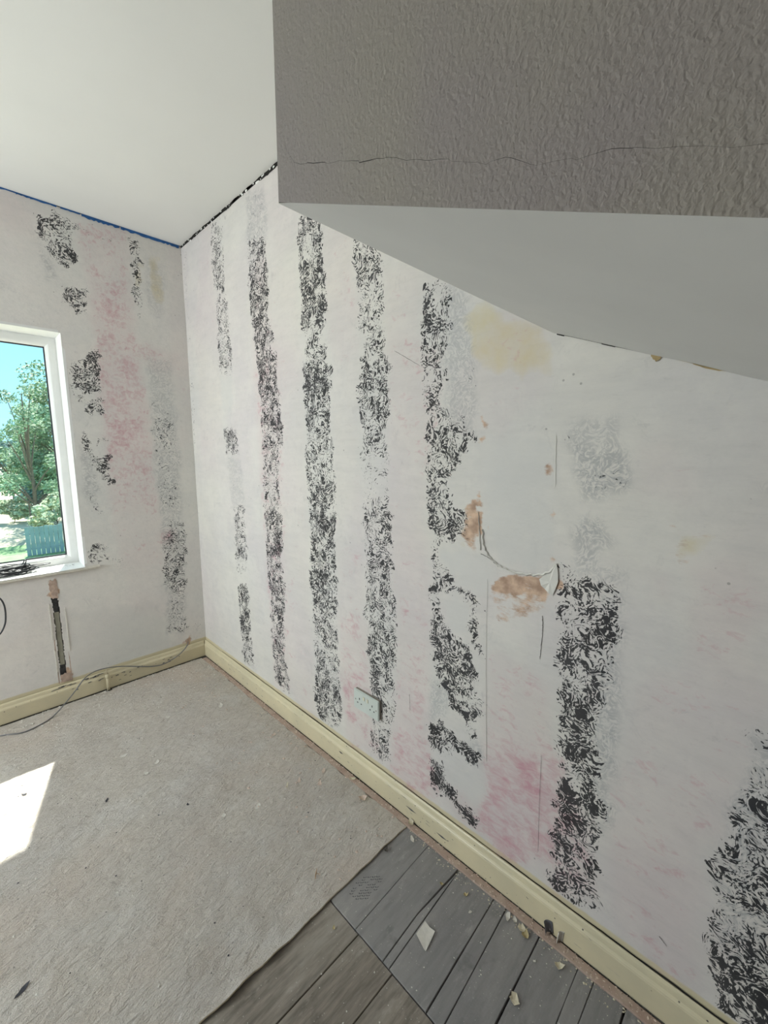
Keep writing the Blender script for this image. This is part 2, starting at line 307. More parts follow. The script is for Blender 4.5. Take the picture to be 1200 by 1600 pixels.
MASKS_RIGHT=[
('K',0.62,[(-0.401,2.561),(-0.545,2.512),(-0.542,2.363),(-0.395,2.406)]),
('K',0.65,[(-0.395,2.406),(-0.542,2.363),(-0.538,2.21),(-0.405,2.243)]),
('K',0.35,[(-0.405,2.243),(-0.538,2.21),(-0.549,2.183),(-0.417,2.215)]),
('K',0.33,[(-0.417,2.215),(-0.549,2.183),(-0.554,2.157),(-0.422,2.188)]),
('K',0.62,[(-0.422,2.188),(-0.554,2.157),(-0.574,1.888),(-0.41,1.913)]),
('K',0.62,[(-0.41,1.913),(-0.574,1.888),(-0.576,1.775),(-0.419,1.793)]),
('K',0.28,[(-0.419,1.793),(-0.576,1.775),(-0.599,1.723),(-0.505,1.733)]),
('K',0.12,[(-0.505,1.733),(-0.599,1.723),(-0.591,1.509),(-0.495,1.513)]),
('K',0.72,[(-0.431,1.501),(-0.597,1.496),(-0.604,1.354),(-0.437,1.352)]),
('G',0.4,[(-0.459,1.338),(-0.617,1.34),(-0.636,1.101),(-0.486,1.087)]),
('K',0.6,[(-0.493,1.081),(-0.635,1.094),(-0.638,0.978),(-0.495,0.96)]),
('K',0.68,[(-0.495,0.96),(-0.638,0.978),(-0.635,0.788),(-0.497,0.762)]),
('K',0.47,[(-0.497,0.762),(-0.635,0.788),(-0.626,0.691),(-0.503,0.665)]),
('K',0.72,[(-0.507,0.627),(-0.637,0.657),(-0.649,0.47),(-0.51,0.431)]),
('K',0.75,[(-0.51,0.431),(-0.649,0.47),(-0.65,0.319),(-0.518,0.275)]),
('K',0.68,[(-0.518,0.275),(-0.65,0.319),(-0.659,0.172),(-0.542,0.128)]),
('G',0.5,[(-0.789,2.566),(-0.961,2.5),(-0.958,2.305),(-0.782,2.36)]),
('K',0.28,[(-0.825,2.566),(-0.947,2.519),(-0.952,2.306),(-0.782,2.36)]),
('K',0.72,[(-0.783,2.365),(-0.953,2.311),(-0.967,2.134),(-0.778,2.183)]),
('K',0.78,[(-0.778,2.183),(-0.967,2.134),(-0.945,1.991),(-0.782,2.025)]),
('K',0.75,[(-0.782,2.025),(-0.945,1.991),(-0.983,1.893),(-0.811,1.923)]),
('K',0.72,[(-0.811,1.923),(-0.983,1.893),(-1.002,1.769),(-0.824,1.793)]),
('K',0.75,[(-0.824,1.793),(-1.002,1.769),(-1.019,1.614),(-0.841,1.629)]),
('K',0.72,[(-0.841,1.629),(-1.019,1.614),(-1.043,1.481),(-0.848,1.487)]),
('K',0.62,[(-0.848,1.487),(-1.043,1.481),(-1.002,1.346),(-0.837,1.343)]),
('K',0.57,[(-0.837,1.343),(-1.002,1.346),(-0.999,1.225),(-0.833,1.215)]),
('K',0.65,[(-0.833,1.215),(-0.999,1.225),(-1.007,1.084),(-0.84,1.066)]),
('K',0.72,[(-0.84,1.066),(-1.007,1.084),(-1,0.865),(-0.842,0.836)]),
('K',0.7,[(-0.842,0.836),(-1,0.865),(-1.023,0.682),(-0.865,0.643)]),
('K',0.68,[(-0.865,0.643),(-1.023,0.682),(-0.997,0.532),(-0.861,0.492)]),
('K',0.68,[(-0.861,0.492),(-0.997,0.532),(-0.991,0.336),(-0.866,0.29)]),
('K',0.68,[(-0.866,0.29),(-0.991,0.336),(-1.019,0.218),(-0.882,0.162)]),
('K',0.65,[(-0.882,0.162),(-1.019,0.218),(-1.039,0.16),(-0.967,0.128)]),
('K',0.72,[(-1.194,2.338),(-1.357,2.28),(-1.361,2.132),(-1.195,2.181)]),
('K',0.75,[(-1.195,2.181),(-1.361,2.132),(-1.377,2.003),(-1.198,2.047)]),
('K',0.75,[(-1.198,2.047),(-1.377,2.003),(-1.381,1.875),(-1.205,1.91)]),
('K',0.62,[(-1.205,1.91),(-1.381,1.875),(-1.351,1.828),(-1.221,1.851)]),
('K',0.65,[(-1.221,1.851),(-1.351,1.828),(-1.4,1.689),(-1.205,1.713)]),
('K',0.78,[(-1.205,1.713),(-1.4,1.689),(-1.396,1.529),(-1.207,1.54)]),
('K',0.75,[(-1.207,1.54),(-1.396,1.529),(-1.394,1.469),(-1.214,1.475)]),
('K',0.68,[(-1.214,1.475),(-1.394,1.469),(-1.407,1.323),(-1.211,1.318)]),
('K',0.7,[(-1.211,1.318),(-1.407,1.323),(-1.411,1.172),(-1.219,1.155)]),
('K',0.78,[(-1.219,1.155),(-1.411,1.172),(-1.407,0.977),(-1.225,0.947)]),
('K',0.72,[(-1.225,0.947),(-1.407,0.977),(-1.416,0.821),(-1.223,0.777)]),
('K',0.72,[(-1.223,0.777),(-1.416,0.821),(-1.413,0.699),(-1.232,0.648)]),
('K',0.65,[(-1.232,0.648),(-1.413,0.699),(-1.415,0.601),(-1.238,0.545)]),
('K',0.65,[(-1.238,0.545),(-1.415,0.601),(-1.421,0.492),(-1.234,0.424)]),
('K',0.7,[(-1.234,0.424),(-1.421,0.492),(-1.428,0.4),(-1.235,0.322)]),
('K',0.73,[(-1.235,0.322),(-1.428,0.4),(-1.438,0.293),(-1.235,0.202)]),
('K',0.75,[(-1.235,0.202),(-1.438,0.293),(-1.441,0.225),(-1.263,0.14)]),
('K',0.6,[(-1.263,0.14),(-1.441,0.225),(-1.44,0.175),(-1.344,0.127)]),
('K',0.6,[(-1.522,2.148),(-1.677,2.097),(-1.683,2.028),(-1.538,2.071)]),
('K',0.68,[(-1.538,2.071),(-1.683,2.028),(-1.689,1.907),(-1.554,1.94)]),
('K',0.65,[(-1.554,1.94),(-1.689,1.907),(-1.683,1.818),(-1.552,1.844)]),
('K',0.68,[(-1.552,1.844),(-1.683,1.818),(-1.683,1.772),(-1.593,1.788)]),
('K',0.68,[(-1.593,1.788),(-1.683,1.772),(-1.718,1.674),(-1.568,1.694)]),
('K',0.68,[(-1.568,1.694),(-1.718,1.674),(-1.727,1.605),(-1.543,1.624)]),
('K',0.68,[(-1.543,1.624),(-1.727,1.605),(-1.721,1.534),(-1.549,1.546)]),
('K',0.7,[(-1.549,1.546),(-1.721,1.534),(-1.69,1.414),(-1.576,1.416)]),
('K',0.68,[(-1.576,1.416),(-1.69,1.414),(-1.719,1.363),(-1.576,1.361)]),
('K',0.47,[(-1.576,1.361),(-1.719,1.363),(-1.713,1.288),(-1.568,1.281)]),
('K',0.45,[(-1.568,1.281),(-1.713,1.288),(-1.723,1.22),(-1.589,1.209)]),
('K',0.6,[(-1.589,1.209),(-1.723,1.22),(-1.733,1.16),(-1.577,1.144)]),
('K',0.65,[(-1.577,1.144),(-1.733,1.16),(-1.737,1.032),(-1.58,1.006)]),
('K',0.68,[(-1.58,1.006),(-1.737,1.032),(-1.744,0.93),(-1.59,0.898)]),
('K',0.68,[(-1.59,0.898),(-1.744,0.93),(-1.757,0.795),(-1.589,0.748)]),
('K',0.65,[(-1.589,0.748),(-1.757,0.795),(-1.768,0.634),(-1.595,0.572)]),
('K',0.7,[(-1.595,0.572),(-1.768,0.634),(-1.743,0.553),(-1.613,0.502)]),
('K',0.7,[(-1.613,0.502),(-1.743,0.553),(-1.757,0.491),(-1.609,0.429)]),
('K',0.6,[(-1.609,0.429),(-1.757,0.491),(-1.761,0.401),(-1.635,0.343)]),
('K',0.57,[(-1.635,0.343),(-1.761,0.401),(-1.738,0.321),(-1.608,0.256)]),
('K',0.62,[(-1.608,0.256),(-1.738,0.321),(-1.728,0.22),(-1.612,0.157)]),
('K',0.57,[(-1.612,0.157),(-1.728,0.22),(-1.739,0.162),(-1.693,0.136)]),
('K',0.65,[(-1.844,1.919),(-1.962,1.888),(-1.973,1.831),(-1.858,1.857)]),
('K',0.72,[(-1.858,1.857),(-1.973,1.831),(-1.971,1.761),(-1.862,1.782)]),
('K',0.7,[(-1.862,1.782),(-1.971,1.761),(-1.96,1.723),(-1.852,1.742)]),
('K',0.65,[(-1.852,1.742),(-1.96,1.723),(-1.952,1.663),(-1.856,1.677)]),
('K',0.68,[(-1.856,1.677),(-1.952,1.663),(-1.939,1.602),(-1.865,1.61)]),
('K',0.7,[(-1.865,1.61),(-1.939,1.602),(-1.941,1.541),(-1.867,1.546)]),
('K',0.7,[(-1.867,1.546),(-1.941,1.541),(-1.967,1.487),(-1.87,1.492)]),
('K',0.65,[(-1.87,1.492),(-1.967,1.487),(-2.056,1.45),(-1.871,1.457)]),
('K',0.68,[(-1.871,1.457),(-2.056,1.45),(-2.064,1.4),(-1.872,1.402)]),
('K',0.75,[(-1.872,1.402),(-2.064,1.4),(-2.034,1.358),(-1.873,1.356)]),
('K',0.68,[(-1.873,1.356),(-2.034,1.358),(-1.996,1.306),(-1.879,1.302)]),
('K',0.57,[(-1.879,1.302),(-1.996,1.306),(-1.988,1.262),(-1.886,1.255)]),
('K',0.6,[(-1.886,1.255),(-1.988,1.262),(-1.982,1.217),(-1.881,1.208)]),
('K',0.7,[(-1.881,1.208),(-1.982,1.217),(-2.056,1.191),(-1.893,1.173)]),
('K',0.75,[(-1.893,1.173),(-2.056,1.191),(-2.057,1.159),(-1.907,1.14)]),
('K',0.7,[(-1.907,1.14),(-2.057,1.159),(-2.054,1.115),(-1.913,1.094)]),
('K',0.57,[(-1.913,1.094),(-2.054,1.115),(-1.991,1.087),(-1.911,1.074)]),
('K',0.5,[(-1.911,1.074),(-1.991,1.087),(-1.938,1.061),(-1.909,1.056)]),
('K',0.55,[(-1.909,1.056),(-1.938,1.061),(-1.957,1.034),(-1.91,1.026)]),
('K',0.68,[(-1.91,1.026),(-1.957,1.034),(-1.991,0.994),(-1.911,0.977)]),
('K',0.68,[(-1.911,0.977),(-1.991,0.994),(-2.012,0.965),(-1.906,0.941)]),
('G',0.5,[(-1.956,1.878),(-2.024,1.825),(-2.053,1.645),(-2.063,1.481),(-2.05,1.408),(-1.967,1.467),(-1.938,1.661)]),
('K',0.3,[(-1.996,1.671),(-2.071,1.616),(-2.073,1.55),(-2.011,1.559)]),
('K',0.75,[(-1.982,0.969),(-2.055,0.97),(-2.125,0.92),(-2.122,0.885),(-2.068,0.915),(-1.983,0.926),(-1.91,0.897),(-1.909,0.937)]),
('K',0.75,[(-2.057,0.912),(-2.092,0.911),(-2.101,0.841),(-2.13,0.747),(-2.105,0.733),(-2.073,0.79),(-2.054,0.869)]),
('K',0.75,[(-1.907,0.896),(-1.958,0.898),(-1.967,0.834),(-1.999,0.799),(-2.074,0.769),(-2.107,0.696),(-2.113,0.659),(-2.042,0.648),(-1.965,0.64),(-1.935,0.745),(-1.91,0.759)]),
('K',0.7,[(-1.913,0.76),(-1.961,0.787),(-1.991,0.639),(-1.965,0.612),(-1.924,0.624)]),
('K',0.78,[(-1.991,0.639),(-2.078,0.662),(-2.134,0.599),(-2.138,0.54),(-2.083,0.513),(-2.12,0.483),(-2.092,0.464),(-2.026,0.527),(-1.966,0.582)]),
('K',0.75,[(-1.917,0.432),(-1.983,0.455),(-2.036,0.439),(-2.136,0.424),(-2.14,0.395),(-2.088,0.374),(-2.038,0.374),(-1.973,0.333),(-1.925,0.344)]),
('K',0.8,[(-1.917,0.298),(-1.973,0.314),(-2.016,0.248),(-2.056,0.212),(-2.131,0.202),(-2.126,0.158),(-2.071,0.144),(-2.005,0.169),(-1.937,0.167)]),
('G',0.5,[(-1.916,0.597),(-1.992,0.605),(-1.996,0.49),(-1.92,0.441)]),
('G',0.5,[(-2.085,0.464),(-2.137,0.469),(-2.14,0.392),(-2.1,0.381)]),
('K',0.68,[(-2.368,1.054),(-2.446,1.071),(-2.476,1.059),(-2.348,1.029)]),
('K',0.75,[(-2.348,1.029),(-2.476,1.059),(-2.485,0.989),(-2.34,0.947)]),
('K',0.73,[(-2.34,0.947),(-2.485,0.989),(-2.491,0.935),(-2.339,0.885)]),
('K',0.73,[(-2.339,0.885),(-2.491,0.935),(-2.483,0.865),(-2.328,0.806)]),
('K',0.73,[(-2.328,0.806),(-2.483,0.865),(-2.474,0.79),(-2.343,0.733)]),
('K',0.75,[(-2.343,0.733),(-2.474,0.79),(-2.467,0.709),(-2.354,0.655)]),
('K',0.75,[(-2.354,0.655),(-2.467,0.709),(-2.473,0.62),(-2.353,0.554)]),
('K',0.76,[(-2.353,0.554),(-2.473,0.62),(-2.479,0.541),(-2.369,0.475)]),
('K',0.79,[(-2.369,0.475),(-2.479,0.541),(-2.483,0.481),(-2.359,0.4)]),
('K',0.78,[(-2.359,0.4),(-2.483,0.481),(-2.488,0.407),(-2.361,0.317)]),
('K',0.79,[(-2.361,0.317),(-2.488,0.407),(-2.485,0.305),(-2.361,0.209)]),
('K',0.78,[(-2.361,0.209),(-2.485,0.305),(-2.496,0.228),(-2.367,0.119)]),
('K',0.68,[(-2.367,0.119),(-2.496,0.228),(-2.504,0.187),(-2.424,0.116)]),
('K',0.55,[(-2.424,0.116),(-2.504,0.187),(-2.507,0.166),(-2.474,0.136)]),
('G',0.5,[(-2.423,1.091),(-2.486,1.103),(-2.499,0.932),(-2.458,0.918)]),
('G',0.65,[(-2.458,0.918),(-2.499,0.932),(-2.498,0.764),(-2.455,0.745)]),
('G',0.65,[(-2.455,0.745),(-2.498,0.764),(-2.504,0.592),(-2.46,0.567)]),
('G',0.55,[(-2.46,0.567),(-2.504,0.592),(-2.509,0.413),(-2.472,0.387)]),
('G',0.45,[(-2.329,1.46),(-2.44,1.454),(-2.469,1.388),(-2.342,1.388)]),
('G',0.7,[(-2.342,1.388),(-2.469,1.388),(-2.478,1.3),(-2.371,1.294)]),
('G',0.65,[(-2.371,1.294),(-2.478,1.3),(-2.467,1.27),(-2.381,1.262)]),
('G',0.65,[(-2.361,1.204),(-2.443,1.214),(-2.453,1.176),(-2.364,1.163)]),
('G',0.6,[(-2.364,1.163),(-2.453,1.176),(-2.444,1.111),(-2.384,1.099)]),
('G',0.45,[(-2.384,1.099),(-2.444,1.111),(-2.488,1.08),(-2.363,1.053)]),
('K',0.5,[(-2.412,1.35),(-2.467,1.352),(-2.472,1.292),(-2.416,1.289)]),
('K',0.55,[(-2.331,1.428),(-2.362,1.435),(-2.363,1.412),(-2.337,1.404)]),
('K',0.45,[(-2.411,1.157),(-2.445,1.151),(-2.442,1.13),(-2.412,1.134)]),
('K',0.5,[(-2.442,1.111),(-2.468,1.112),(-2.463,1.096),(-2.445,1.095)]),
('K',0.45,[(-2.328,1.089),(-2.375,1.114),(-2.386,1.075),(-2.372,1.038),(-2.33,1.054)]),
('K',0.4,[(-2.761,0.848),(-2.841,0.887),(-2.855,0.836),(-2.743,0.775)]),
('K',0.56,[(-2.743,0.775),(-2.855,0.836),(-2.874,0.741),(-2.73,0.648)]),
('K',0.64,[(-2.73,0.648),(-2.874,0.741),(-2.902,0.626),(-2.713,0.478)]),
('K',0.68,[(-2.713,0.478),(-2.902,0.626),(-2.924,0.506),(-2.711,0.309)]),
('K',0.74,[(-2.711,0.309),(-2.924,0.506),(-2.938,0.449),(-2.716,0.227)]),
('K',0.81,[(-2.716,0.227),(-2.938,0.449),(-2.953,0.38),(-2.743,0.149)]),
('K',0.85,[(-2.743,0.149),(-2.953,0.38),(-2.992,0.309),(-2.829,0.109)]),
('K',0.82,[(-2.829,0.109),(-2.992,0.309),(-3.001,0.233),(-2.899,0.097)]),
('G',0.55,[(-2.76,0.812),(-2.845,0.856),(-2.866,0.736),(-2.725,0.645)]),
('G',0.75,[(-2.725,0.645),(-2.866,0.736),(-2.916,0.499),(-2.732,0.329)]),
('G',0.8,[(-2.732,0.329),(-2.916,0.499),(-2.965,0.276),(-2.829,0.109)]),
('K',0.55,[(-2.699,1.286),(-2.705,1.289),(-2.706,1.274),(-2.701,1.274)]),
('K',0.6,[(-2.707,1.287),(-2.732,1.292),(-2.732,1.273),(-2.71,1.272)]),
('G',0.6,[(-2.695,1.32),(-2.744,1.326),(-2.746,1.311),(-2.697,1.307)]),
('K',0.4,[(-2.723,1.178),(-2.75,1.189),(-2.762,1.115),(-2.732,1.108)]),
('K',0.4,[(-0.028,2.542),(-0.074,2.528),(-0.051,2.223),(-0.014,2.232)]),
('K',0.25,[(-0.014,2.232),(-0.051,2.223),(-0.061,1.929),(-0.003,1.937)]),
('K',0.3,[(-0.003,1.937),(-0.061,1.929),(-0.066,1.778),(-0.008,1.784)]),
('K',0.38,[(-0.008,1.784),(-0.066,1.778),(-0.044,1.392),(0.006,1.392)]),
('K',0.25,[(0.006,1.392),(-0.044,1.392),(-0.039,0.903),(0.002,0.897)]),
('K',0.35,[(-0.325,2.6),(-0.531,2.577),(-0.645,2.536),(-0.575,2.526),(-0.413,2.539)]),
('P',0.25,[(-0.304,2.626),(-0.405,2.591),(-0.423,2.011),(-0.13,2.064)]),
('P',0.22,[(-0.13,2.064),(-0.423,2.011),(-0.426,1.392),(-0.121,1.392)]),
('P',0.25,[(-0.965,2.186),(-1.165,2.131),(-1.196,1.819),(-0.996,1.851)]),
('P',0.3,[(-0.996,1.851),(-1.196,1.819),(-1.215,1.39),(-1.021,1.391)]),
('P',0.3,[(-1.021,1.391),(-1.215,1.39),(-1.216,0.963),(-1.004,0.929)]),
('P',0.35,[(-1.004,0.929),(-1.216,0.963),(-1.217,0.632),(-1.011,0.573)]),
('P',0.35,[(-1.011,0.573),(-1.217,0.632),(-1.237,0.258),(-1.04,0.174)]),
('P',0.4,[(-1.04,0.174),(-1.237,0.258),(-1.247,0.115),(-1.113,0.05)]),
('P',0.4,[(-1.356,2.238),(-1.529,2.179),(-1.546,1.917),(-1.375,1.957)]),
('P',0.38,[(-1.375,1.957),(-1.546,1.917),(-1.565,1.714),(-1.401,1.738)]),
('P',0.2,[(-1.401,1.738),(-1.565,1.714),(-1.562,1.39),(-1.4,1.39)]),
('P',0.2,[(-1.4,1.39),(-1.562,1.39),(-1.573,1.02),(-1.407,0.994)]),
('P',0.38,[(-1.407,0.994),(-1.573,1.02),(-1.592,0.738),(-1.417,0.688)]),
('P',0.6,[(-1.417,0.688),(-1.592,0.738),(-1.613,0.502),(-1.428,0.43)]),
('P',0.68,[(-1.428,0.43),(-1.613,0.502),(-1.62,0.31),(-1.45,0.229)]),
('P',0.62,[(-1.45,0.229),(-1.62,0.31),(-1.693,0.192),(-1.477,0.074)]),
('P',0.3,[(-1.689,1.986),(-1.83,1.947),(-1.855,1.751),(-1.69,1.781)]),
('P',0.48,[(-1.69,1.781),(-1.855,1.751),(-1.868,1.592),(-1.721,1.608)]),
('P',0.5,[(-1.721,1.608),(-1.868,1.592),(-1.872,1.389),(-1.706,1.389)]),
('P',0.38,[(-1.706,1.389),(-1.872,1.389),(-1.895,1.071),(-1.73,1.045)]),
('P',0.4,[(-1.73,1.045),(-1.895,1.071),(-1.911,0.852),(-1.751,0.808)]),
('P',0.55,[(-1.751,0.808),(-1.911,0.852),(-1.916,0.621),(-1.766,0.562)]),
('P',0.65,[(-1.766,0.562),(-1.916,0.621),(-1.921,0.38),(-1.734,0.284)]),
('P',0.75,[(-1.734,0.284),(-1.921,0.38),(-1.947,0.269),(-1.728,0.142)]),
('P',0.8,[(-1.728,0.142),(-1.947,0.269),(-1.977,0.174),(-1.829,0.079)]),
('P',0.48,[(-2.127,0.766),(-2.195,0.79),(-2.332,0.727),(-2.132,0.641)]),
('P',0.57,[(-2.132,0.641),(-2.332,0.727),(-2.349,0.601),(-2.138,0.492)]),
('P',0.75,[(-2.138,0.492),(-2.349,0.601),(-2.352,0.544),(-2.134,0.423)]),
('P',0.9,[(-2.134,0.423),(-2.352,0.544),(-2.353,0.445),(-2.139,0.312)]),
('P',0.9,[(-2.139,0.312),(-2.353,0.445),(-2.36,0.327),(-2.109,0.151)]),
('P',0.9,[(-2.109,0.151),(-2.36,0.327),(-2.364,0.204),(-2.228,0.097)]),
('P',0.7,[(-1.977,0.186),(-2.056,0.236),(-2.178,0.2),(-2.06,0.116)]),
('P',0.55,[(-2.312,1.068),(-2.345,1.075),(-2.341,1.004),(-2.299,0.994)]),
('P',0.8,[(-2.326,0.529),(-2.369,0.553),(-2.457,0.376),(-2.34,0.292)]),
('P',0.7,[(-2.34,0.292),(-2.457,0.376),(-2.493,0.207),(-2.37,0.102)]),
('P',0.4,[(-0.858,2.27),(-0.926,2.25),(-1.019,1.792),(-0.79,1.825)]),
('P',0.55,[(-0.79,1.825),(-1.019,1.792),(-1.034,0.678),(-0.839,0.629)]),
('P',0.5,[(-0.839,0.629),(-1.034,0.678),(-1.034,0.172),(-0.878,0.105)]),
('P',0.45,[(-1.848,1.713),(-1.937,1.699),(-1.941,1.546),(-1.85,1.554)]),
('P',0.5,[(-1.85,1.554),(-1.941,1.546),(-1.907,1.389),(-1.84,1.389)]),
('P',0.45,[(-1.84,1.389),(-1.907,1.389),(-1.908,1.328),(-1.854,1.326)]),
('P',0.43,[(-2.624,1.146),(-2.715,1.163),(-2.732,1.089),(-2.621,1.06)]),
('P',0.5,[(-2.621,1.06),(-2.732,1.089),(-2.713,0.988),(-2.63,0.96)]),
('P',0.38,[(-2.63,0.96),(-2.713,0.988),(-2.759,0.91),(-2.543,0.817)]),
('P',0.35,[(-2.543,0.817),(-2.759,0.91),(-2.747,0.734),(-2.504,0.592)]),
('P',0.48,[(-2.504,0.592),(-2.747,0.734),(-2.696,0.481),(-2.507,0.336)]),
('P',0.48,[(-2.507,0.336),(-2.696,0.481),(-2.688,0.305),(-2.535,0.165)]),
('P',0.4,[(-2.535,0.165),(-2.688,0.305),(-2.713,0.153),(-2.655,0.091)]),
('P',0.32,[(-2.148,1.764),(-2.272,1.736),(-2.283,1.55),(-1.964,1.582)]),
('P',0.3,[(-1.964,1.582),(-2.283,1.55),(-2.145,1.424),(-1.968,1.428)]),
('P',0.28,[(-2.496,1.402),(-2.568,1.401),(-2.623,1.282),(-2.506,1.273)]),
('P',0.8,[(-2.533,1.098),(-2.563,1.112),(-2.584,1.08),(-2.58,1.064)]),
('P',0.8,[(-2.695,1.065),(-2.725,1.08),(-2.724,1.053),(-2.708,1.042)]),
('B',0.95,[(-2.153,1.012),(-2.26,1.048),(-2.332,1.075),(-2.363,1.053),(-2.358,1.008),(-2.316,1.007),(-2.3,0.979),(-2.235,0.981),(-2.156,0.948)]),
('B',0.5,[(-2.135,0.943),(-2.299,0.994),(-2.301,0.958),(-2.21,0.885),(-2.152,0.887)]),
('B',0.75,[(-2.02,1.152),(-2.093,1.267),(-2.102,1.143),(-2.085,1.078),(-2.014,1.111)]),
('B',0.6,[(-2.062,1.408),(-2.095,1.425),(-2.097,1.389)]),
('B',1,[(-2.078,1.488),(-2.097,1.48),(-2.096,1.447),(-2.086,1.444)]),
('B',1,[(-2.314,1.228),(-2.324,1.229),(-2.326,1.194),(-2.316,1.193)]),
('B',0.7,[(-2.279,1.33),(-2.302,1.343),(-2.304,1.313),(-2.284,1.309)]),
('B',0.8,[(-2.127,1.175),(-2.14,1.171),(-2.139,1.145),(-2.128,1.147)]),
('B',0.7,[(-2.167,1.069),(-2.193,1.066),(-2.192,1.055),(-2.17,1.058)]),
('B',0.9,[(-2.301,1.101),(-2.342,1.122),(-2.348,1.092),(-2.308,1.074)]),
('B',0.6,[(-1.967,1.309),(-2.001,1.311),(-2.002,1.287),(-1.973,1.281)]),
('B',0.35,[(-2.561,1.213),(-2.633,1.227),(-2.64,1.19),(-2.592,1.132),(-2.586,1.174),(-2.57,1.179)]),
('B',0.35,[(-2.539,1.099),(-2.576,1.104),(-2.585,1.072)]),
('C',0.5,[(-2.057,1.801),(-2.168,1.743),(-2.284,1.67),(-2.295,1.572),(-2.204,1.566),(-2.053,1.627),(-2.005,1.76)]),
('C',0.55,[(-2.585,1.212),(-2.637,1.225),(-2.642,1.19),(-2.602,1.141)]),
('C',0.4,[(-2.093,1.425),(-2.183,1.437),(-2.165,1.406),(-2.094,1.398)]),
('C',0.8,[(-2.517,1.595),(-2.539,1.586),(-2.54,1.572),(-2.526,1.575)]),
('C',0.8,[(-2.603,1.556),(-2.65,1.541),(-2.641,1.535),(-2.62,1.542)]),
('C',0.5,[(-1.953,1.081),(-2.073,1.1),(-2.063,1.074),(-1.979,1.068)]),
('C',0.5,[(-2.036,0.96),(-2.118,0.918),(-2.115,0.891),(-2.051,0.932)]),
('W',0.9,[(-2.095,1.389),(-2.185,1.406),(-2.301,1.397),(-2.322,1.122),(-2.276,1.075),(-2.181,1.07),(-2.117,1.107)]),
('W',0.9,[(-1.954,1.064),(-2.074,1.07),(-2.141,1.043),(-2.145,0.955),(-2.079,0.949),(-2.019,0.977),(-1.955,1.017)]),
('W',0.8,[(-2.008,0.942),(-2.057,0.902),(-2.072,0.811),(-2.017,0.805),(-1.972,0.868)]),
('W',0.7,[(-1.926,0.565),(-1.993,0.57),(-2.008,0.519),(-1.936,0.461)]),
('W',0.7,[(-0.425,1.775),(-0.56,1.76),(-0.542,1.596),(-0.419,1.603)]),
('W',0.6,[(-2.002,0.276),(-2.149,0.352),(-2.141,0.244),(-2.069,0.202)])]
